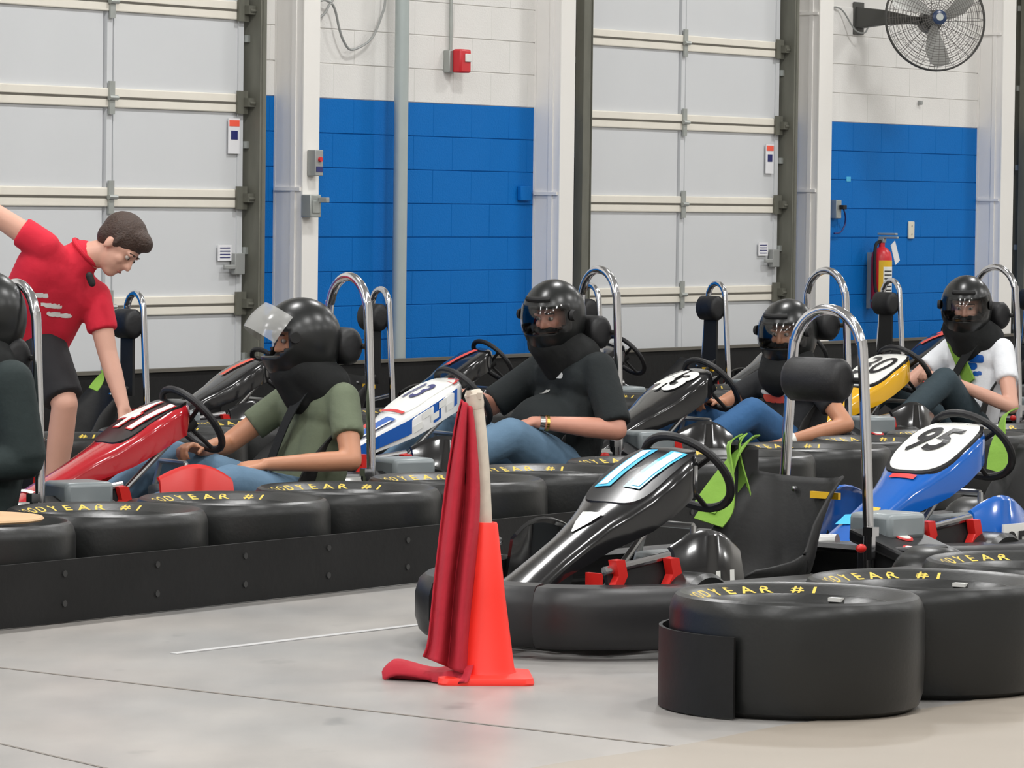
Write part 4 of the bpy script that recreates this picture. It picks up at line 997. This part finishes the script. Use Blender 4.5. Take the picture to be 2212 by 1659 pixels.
def ring_blob(mb, J, infl, big=1.0, belly=0.0):
    pe, ch, ne = Vector(J['pelvis']), Vector(J['chest']), Vector(J['neck']); sl, sr = Vector(J['shL']), Vector(J['shR']); hl, hr_ = Vector(J['hipL']), Vector(J['hipR'])
    ac = (sl - sr).normalized(); fwd_ = J['front'].normalized()
    w1 = ac*(.085*big); w0 = ac*(.075*big); r1 = .098*big + infl; r0_ = .10*big + infl
    for sg in (-1, 1):
        mb.cap(ch + w1*sg, r1, pe + w0*sg + fwd_*.01, r0_); 
    mb.cap(ch, r1*1.05, pe + fwd_*.015, r0_)
    up_ = (ne - pe).normalized()
    mb.cap(sl - ac*.035 - up_*.015, .062*big + infl, sr + ac*.035 - up_*.015, .062*big + infl)
    mb.cap(sl - ac*.08 - up_*.05, .085*big + infl, sr + ac*.08 - up_*.05, .085*big + infl)
    mb.cap(ne - up_*.02, .07 + infl, ch, r1)
    if belly: mb.ell(pe.lerp(ch, .48) + fwd_*(.06 + belly*.4), (.15*big + infl, .18*big + infl, .13*big + infl))
def person(name_label, loc, rz, J, skin, shirt, pants, helm=None, shoes='shoe_black', sleeve=.6, shorts=False, big=1.0, belly=0, hands=None, collar=True, sleeveR=None, hair=False, belt_=None, extra=None, headf=(1, 0, 0), headu=(0, 0, 1), leg=1.0):
    root = thing('person', name_label, 'person', loc, rz)
    V = {k: Vector(v) for k, v in J.items()}; V['front'] = Vector(J['front'])
    hc = V['head']; f, u, l = head_axes(headf, headu)
    mb = MB(); ring_blob(mb, V, -.012, big*.96, belly)
    P, B = head_prims(mb, hc, f, u, l)
    mb.cap(V['neck'] - (V['neck'] - V['chest'])*.1, .062, hc - u*.06 - f*.02, .058)
    for s in 'LR':
        sh, el, wr = V['sh' + s], V['el' + s], V['wr' + s]
        mb.cap(sh, .055*big, el, .042*big); mb.cap(el, .041*big, el.lerp(wr, .35), .040*big); mb.cap(el.lerp(wr, .35), .040*big, wr, .026)
        hd = hands[s]; hand(mb, wr, hd[0], hd[1], hd[2], hd[3], 1.0)
        hp, kn, an, to = V['hip' + s], V['kn' + s], V['an' + s], V['toe' + s]
        mb.cap(hp, .082*big*leg, kn, .056*leg); mb.cap(kn, .055*leg, kn.lerp(an, .35) , .056*leg); mb.cap(kn.lerp(an, .35), .056*leg, an, .036)
        mb.cap(an, .038, to, .03)
    remesh(mb, 'body', skin, root, .0075, 3)
    # shirt
    mb = MB(); ring_blob(mb, V, .012, big, belly*1.0)
    for s in 'LR':
        sh, el = V['sh' + s], V['el' + s]; e = sh.lerp(el, sleeveR if (s == 'R' and sleeveR) else sleeve)
        mb.cap(sh, .068*big, sh.lerp(e, .5), .066*big); mb.frus(sh, .067*big, e, .066*big)
        if sleeve > .95:
            mb.cap(el, .056*big, el, .056*big); mb.frus(el, .056*big, el.lerp(V['wr' + s], .92), .04)
    sho = remesh(mb, 'shirt', shirt, root, .011, 4)
    # trousers or shorts
    mb = MB(); mb.cap(V['hipL'], .105*big, V['hipR'], .105*big); mb.cap(V['pelvis'], .11*big, V['pelvis'] + (V['chest'] - V['pelvis']).normalized()*.05, .11*big)
    for s in 'LR':
        hp, kn, an = V['hip' + s], V['kn' + s], V['an' + s]
        if shorts: mb.cap(hp, .10*big, hp.lerp(kn, .5), .09); mb.frus(hp, .10*big, hp.lerp(kn, .93), .088)
        else: mb.cap(hp, .100*big*leg, kn, .075*leg); mb.cap(kn, .074*leg, kn.lerp(an, .5), .068*leg); mb.frus(kn.lerp(an, .3), .07*leg, an, .056)
    remesh(mb, 'shorts' if shorts else 'trousers', pants, root, .011, 4)
    for s in 'LR':
        an, to = V['an' + s], V['toe' + s]; d = (to - an); d.normalize(); 
        m2 = MB(); m2.cap(an - d*.04, .046, to, .040); m2.cap(an, .048, an + (V['kn' + s] - an).normalized()*.03, .046); remesh(m2, 'shoe', shoes, root, .011, 3)
    if helm:
        helmet(root, hc + u*.010, f, u, l, 1.09, helm)
        eyes(P, B, root)
    else: eyes(P, B, root)
    if collar:
        mb = MB(); n = V['neck']; up_ = (hc - n).normalized(); a0 = hc - u*.115 + f*.01
        mb.cap(a0 + f*.035, .10, n + V['front']*.045 - up_*.03, .125); mb.cap(a0 - f*.035, .10, n - V['front']*.01, .12)
        mb.cap(a0 + l*.05, .085, n + (V['shL'] - V['shR']).normalized()*.08, .10); mb.cap(a0 - l*.05, .085, n - (V['shL'] - V['shR']).normalized()*.08, .10)
        mb.cap(a0 + f*.055 - u*.01, .055, n + V['front']*.09 - up_*.09, .065); mb.cap(a0, .09, n, .12)
        remesh(mb, 'neck_collar', 'collar_black', root, .011, 6)
    if extra: extra(root, V, P, B, f, u, l, sho)
    return root
def seated(hz=.84, hx=.23, hy=0, lean=0, armL=None, armR=None, kneeL=(.66, .23, .40), kneeR=(.66, -.23, .40), sw=.185):
    k = hz - .84
    J = dict(pelvis=(.20, 0, .20), chest=(.135 + lean*.5, hy*.5, .47 + k*.6), neck=(.15 + lean, hy*.8, .665 + k), head=(hx, hy, hz),
             shL=(.135 + lean, sw + hy*.7, .615 + k), shR=(.135 + lean, -sw + hy*.7, .615 + k), front=Vector((.93, 0, .36)),
             hipL=(.24, .10, .185), hipR=(.24, -.10, .185), knL=kneeL, knR=kneeR, anL=(1.08, .17, .16), anR=(1.08, -.17, .16), toeL=(1.20, .16, .22), toeR=(1.20, -.16, .22))
    J['elL'], J['wrL'] = armL; J['elR'], J['wrR'] = armR
    return J
def patch(root, sho, c, ax, ay, hw, hh, m_, name='shirt_print', lift=.0025):
    ax = Vector(ax).normalized(); ay = Vector(ay); ay = (ay - ax*ay.dot(ax)).normalized(); n = ax.cross(ay); me = sho.data
    if n.dot(Vector(c) - Vector(sho.bound_box[0]).lerp(Vector(sho.bound_box[6]), .5)) < 0: n = -n
    idx = {}; vs = []; fs = []
    for p in me.polygons:
        d = p.center - Vector(c)
        if (abs(d.dot(ax))/hw)**4 + (abs(d.dot(ay))/hh)**4 < 1 and p.normal.dot(n) > .15 and abs(d.dot(n)) < .12:
            f = []
            for vi in p.vertices:
                if vi not in idx:
                    idx[vi] = len(vs); v = me.vertices[vi]; q = v.co + v.normal*lift; e = q - Vector(c)
                    # pull the ragged border onto the print's outline
                    k = ((abs(e.dot(ax))/hw)**4 + (abs(e.dot(ay))/hh)**4)**.25
                    if k > 1: q = q - (ax*e.dot(ax) + ay*e.dot(ay))*(1 - 1/k)
                    vs.append(q)
                f.append(idx[vi])
            fs.append(f)
    if fs: MB().add(vs, fs).obj(name, m_, root, angle=180, fix=False)
# steering wheel grips (kart frame)
WC = Vector((.715, 0, .525)); WNRM = Vector((-.78, 0, .62)).normalized(); WE1 = WNRM.cross(Vector((0, 1, 0))).normalized()
def rim(a, out=0): return WC + Vector((0, 1, 0))*((.165 + out)*math.cos(R(a))) + WE1*((.153 + out)*math.sin(R(a)))
upside = 1 if WE1.z > 0 else -1
def local_dir(theta, wx, wy, wz=0):
    c_, s_ = math.cos(PI + theta), math.sin(PI + theta); return Vector((c_*wx + s_*wy, -s_*wx + c_*wy, wz))
def driver(key, *a, **k):
    kt = KARTS[key]; return person(a[0], tuple(kt.location), kt.rotation_euler.z, *a[1:], **k)
gripR = lambda a: dict(p=rim(a*upside))
def belt_part(V, root, m_='black_webbing', a=None, b_=None, wd=.05, lift=.125):
    A_ = V['shL'] - Vector((0, .07, -.05)); Bq = V['pelvis'] + Vector((.0, -.12, .06)); fr = V['front']
    pts = [A_ - fr*.02, A_ + fr*.085, A_.lerp(Bq, .33) + fr*lift, A_.lerp(Bq, .66) + fr*lift, Bq + fr*.11]
    ribbon(pts, wd, .005, (0, .6, -.2)).obj('seat_belt', m_, root, angle=60)

# 41: green shirt, left hand on his lap, right hand at the bottom of the wheel
J = seated(.83, .22, 0, armL=((.19, .34, .37), (.50, .20, .355)), armR=((.38, -.31, .40), (.605, -.12, .395)), kneeL=(.68, .24, .29), kneeR=(.68, -.23, .36))
driver('41', 'driver in olive green T-shirt and black helmet seated in the red kart', J, 'skin_tan', 'shirt_green', 'denim', helm='up',
       hands={'L': ((.85, -.45, -.12), (-.1, -.3, -1), (0, -.6, .6), 38), 'R': ((.75, .25, .2), (.4, .3, -.8), (0, .9, .3), 55)}, sleeve=.62, headf=local_dir(R(34), -.95, -.30, -.10), big=1.0,
       extra=lambda root, V, P, B, f, u, l, sho: belt_part(V, root))
# 13: large man in black polo
def ex_13(root, V, P, B, f, u, l, sho):
    fr = V['front']; c0_ = V['chest']
    for (y, z, w_, h_) in ((.055, .075, .075, .028), (-.03, .0, .06, .03)):
        q = c0_ + Vector((0, y, 0)) + Vector((-.2, 0, 1)).normalized()*z + fr*(.150 if z > .05 else .122)
        patch(root, sho, q, (0, 1, 0), (-.2, 0, 1), w_/2, h_/2, 'decal_white', 'shirt_emblem')
    MB().ell(c0_ + Vector((.1, .0, .135)), (.02, .018, .012)).obj('collar_clip', 'decal_red', root)
    w_ = V['wrL']; e = (V['elL'] - w_).normalized(); MB().tube([w_ + e*.03, w_ + e*.052], .034, 16).obj('wristwatch', 'watch_steel', root); MB().tube([w_ + e*.06, w_ + e*.072], .036, 16).obj('bracelet', 'gold', root)
J = seated(.875, .24, .0, armL=((.14, .37, .385), (.50, .24, .42)), armR=((.38, -.32, .46), (.60, -.15, .52)), kneeL=(.62, .25, .36), kneeR=(.66, -.24, .38), sw=.215)
driver('13', 'heavy driver in black polo shirt and helmet seated in kart 13', J, 'skin_ruddy', 'shirt_black', 'denim', helm='down', hands={'L': ((.9, -.2, -.2), (-.1, -.1, -1), (0, -1, .2), 22), 'R': ((.8, .1, .1), (.3, .5, -.6), (0, .4, .9), 60)},
       sleeve=.92, headf=local_dir(R(32), -.52, -.82, -.14), big=1.17, belly=.07, extra=ex_13, leg=1.12)
# 43
def ex_43(root, V, P, B, f, u, l, sho):
    fr = V['front']; c0_ = V['chest'] + Vector((0, -.03, 0))
    upd = Vector((-.25, 0, 1)).normalized()
    for dz, hw, h_, m_ in ((-.02, .085, .02, 'decal_orange'), (.008, .10, .014, 'decal_white'), (.035, .05, .022, 'decal_orange'), (.075, .025, .02, 'decal_orange')):
        patch(root, sho, c0_ + upd*dz + fr*.12, (0, 1, 0), upd, hw, h_, m_)
    w_ = V['wrL']; e = (V['elL'] - w_).normalized(); MB().tube([w_ + e*.03, w_ + e*.05], .034, 16).obj('wristband', 'decal_white', root)
J = seated(.765, .24, 0, lean=.08, armL=((.20, .40, .34), (.50, .30, .26)), armR=((.42, -.30, .40), (.60, -.13, .42)), kneeL=(.64, .22, .40), kneeR=(.66, -.2, .40), sw=.175)
driver('43', 'driver in charcoal T-shirt with orange print and blue jeans in kart 43', J, 'skin_tan', 'shirt_charcoal', 'denim_blue', helm='down', hands={'L': ((.9, -.15, -.15), (-.1, 0, -1), (0, -1, .2), 25), 'R': ((.8, .2, .3), (.3, .2, -.8), (0, .9, .3), 58)},
       sleeve=.6, headf=local_dir(R(36), -.50, -.85, -.10), big=.97, extra=ex_43)
# 30
def ex_30(root, V, P, B, f, u, l, sho):
    fr = V['front']; c0_ = V['chest']; upd = Vector((-.2, 0, 1)).normalized()
    for y, z, hw, h_ in ((.075, .06, .055, .022), (.05, .02, .03, .02), (-.10, -.03, .035, .02), (.09, -.02, .03, .014)):
        patch(root, sho, c0_ + Vector((0, y, 0)) + upd*z + fr*.11, (0, 1, 0), upd, hw, h_, 'decal_blue')
    for z in (-.10, -.13): patch(root, sho, c0_ + upd*z + fr*.11, (0, 1, 0), upd, .10, .012, 'tank_grey', 'shirt_stripe')
    belt_part(V, root)
    A_ = V['shR'] + Vector((.03, .08, .06))
    ribbon([A_ - fr*.03, A_ + fr*.09, A_ + Vector((.09, .07, -.10)), A_ + Vector((.10, .14, -.20)), A_ + Vector((.105, .17, -.24))], .075, .012, lambda q: (0, .8, .5)).obj('belt_cover', 'green_webbing', root, angle=60)
J = seated(.855, .23, .0, armL=((.26, .36, .33), (.55, .14, .48)), armR=((.40, -.28, .42), (.60, -.12, .47)), kneeL=(.62, .20, .47), kneeR=(.66, -.2, .42), sw=.18)
driver('30', 'driver in white T-shirt with blue print and dark jeans in the yellow kart', J, 'skin_fair', 'shirt_white', 'denim_dark', helm='down', hands={'L': ((.75, -.35, .3), (.4, -.3, -.7), (0, -.5, .8), 50), 'R': ((.8, .2, .3), (.3, .2, -.8), (0, .9, .3), 55)},
       sleeve=.55, headf=local_dir(R(42), -.22, -.97, -.16), big=.95, extra=ex_30)
# left edge
J = seated(.955, .14, .0, armL=((.11, .27, .45), (.44, .22, .40)), armR=((.40, -.30, .44), (.60, -.14, .48)), sw=.21)
driver('left', 'driver in dark green jacket and black helmet in front of the worker', J, 'skin_fair', 'jacket_dark', 'denim_dark', helm='down', hands={'L': ((.85, -.2, .2), (.2, -.3, -.8), (0, -.6, .7), 45), 'R': ((.8, .2, .3), (.3, .2, -.8), (0, .9, .3), 55)},
       sleeve=1.0, headf=local_dir(R(36), -.9, -.4, -.1), big=1.2, belly=.04)

# worker bending over the nose of the red kart
Yw = 17.35
wp0 = at_z(95, 1150, 0); base = Vector((at_y(80, 600, Yw).x, Yw, 0))
def wj(px, py, dy=0): return at_y(px, py, Yw + dy) - base
J = dict(pelvis=wj(58, 722, .10), chest=wj(120, 604, -.02), neck=wj(180, 551, -.03), head=wj(254, 533, -.05),
         shL=wj(206, 640, .04), shR=wj(96, 533, -.12), elL=wj(232, 762, -.02), wrL=wj(268, 884, -.12), elR=wj(-32, 448, -.12), wrR=wj(-150, 380, -.05),
         hipL=wj(92, 745, .06), hipR=wj(34, 742, .12), knL=wj(140, 872, -.08), anL=wj(112, 1100, .06), toeL=wj(160, 1118, -.06), knR=wj(40, 880, .12), anR=wj(30, 1090, .2), toeR=wj(66, 1110, .1),
         front=Vector((.55, -.62, -.55)))
def ex_w(root, V, P, B, f, u, l, sho):
    # hair cap grown over the skull
    mb = MB(); mb.ell(P(-.018, 0, .056), (.106, .090, .094), B); mb.ell(P(-.05, 0, .015), (.062, .079, .07), B); mb.ell(P(.045, 0, .098), (.062, .066, .036), B); mb.ell(P(.078, 0, .088), (.030, .056, .026), B)
    for sg in (-1, 1): mb.cap(P(.012, sg*.074, .04), .018, P(.014, sg*.076, .008), .012)
    remesh(mb, 'hair', 'hair_brown', root, .008, 3)
    for i, (a, b_) in enumerate((((66, 636), (104, 640)), ((84, 658), (130, 664)), ((96, 678), (150, 685)))):
        p_, q_ = wj(a[0], a[1], -.15), wj(b_[0], b_[1], -.15); patch(root, sho, (p_ + q_)/2, q_ - p_, (-.3, 0, 1), (q_ - p_).length/2, .011, 'decal_white')
    MB().cap(wj(193, 596, -.12), .016, wj(199, 612, -.12), .015).obj('radio_microphone', 'matte_black', root)
    ax = (V['neck'] - V['chest']).normalized()
    MB().tube([V['neck'] + ax*.015 + (ax.orthogonal().normalized()*math.cos(2*PI*k/24) + ax.cross(ax.orthogonal().normalized())*math.sin(2*PI*k/24))*.072 for k in range(24)], .010, 8, loop=True).obj('collar_band', 'shirt_red', root)
person('worker in red T-shirt and black shorts bending over the red kart', tuple(base), 0, J, 'skin_fair', 'shirt_red', 'shorts_black', helm=None, shoes='shoe', hands={'L': ((.25, -.35, -1), (.5, -.6, 0), (.8, -.3, 0), 20), 'R': ((-.8, .2, .4), (0, 0, -1), (.5, -.6, 0), 25)},
       sleeve=.62, sleeveR=.40, shorts=True, collar=False, headf=(.62, -.34, -.71), headu=(.73, -.05, .68), extra=ex_w, big=1.0)
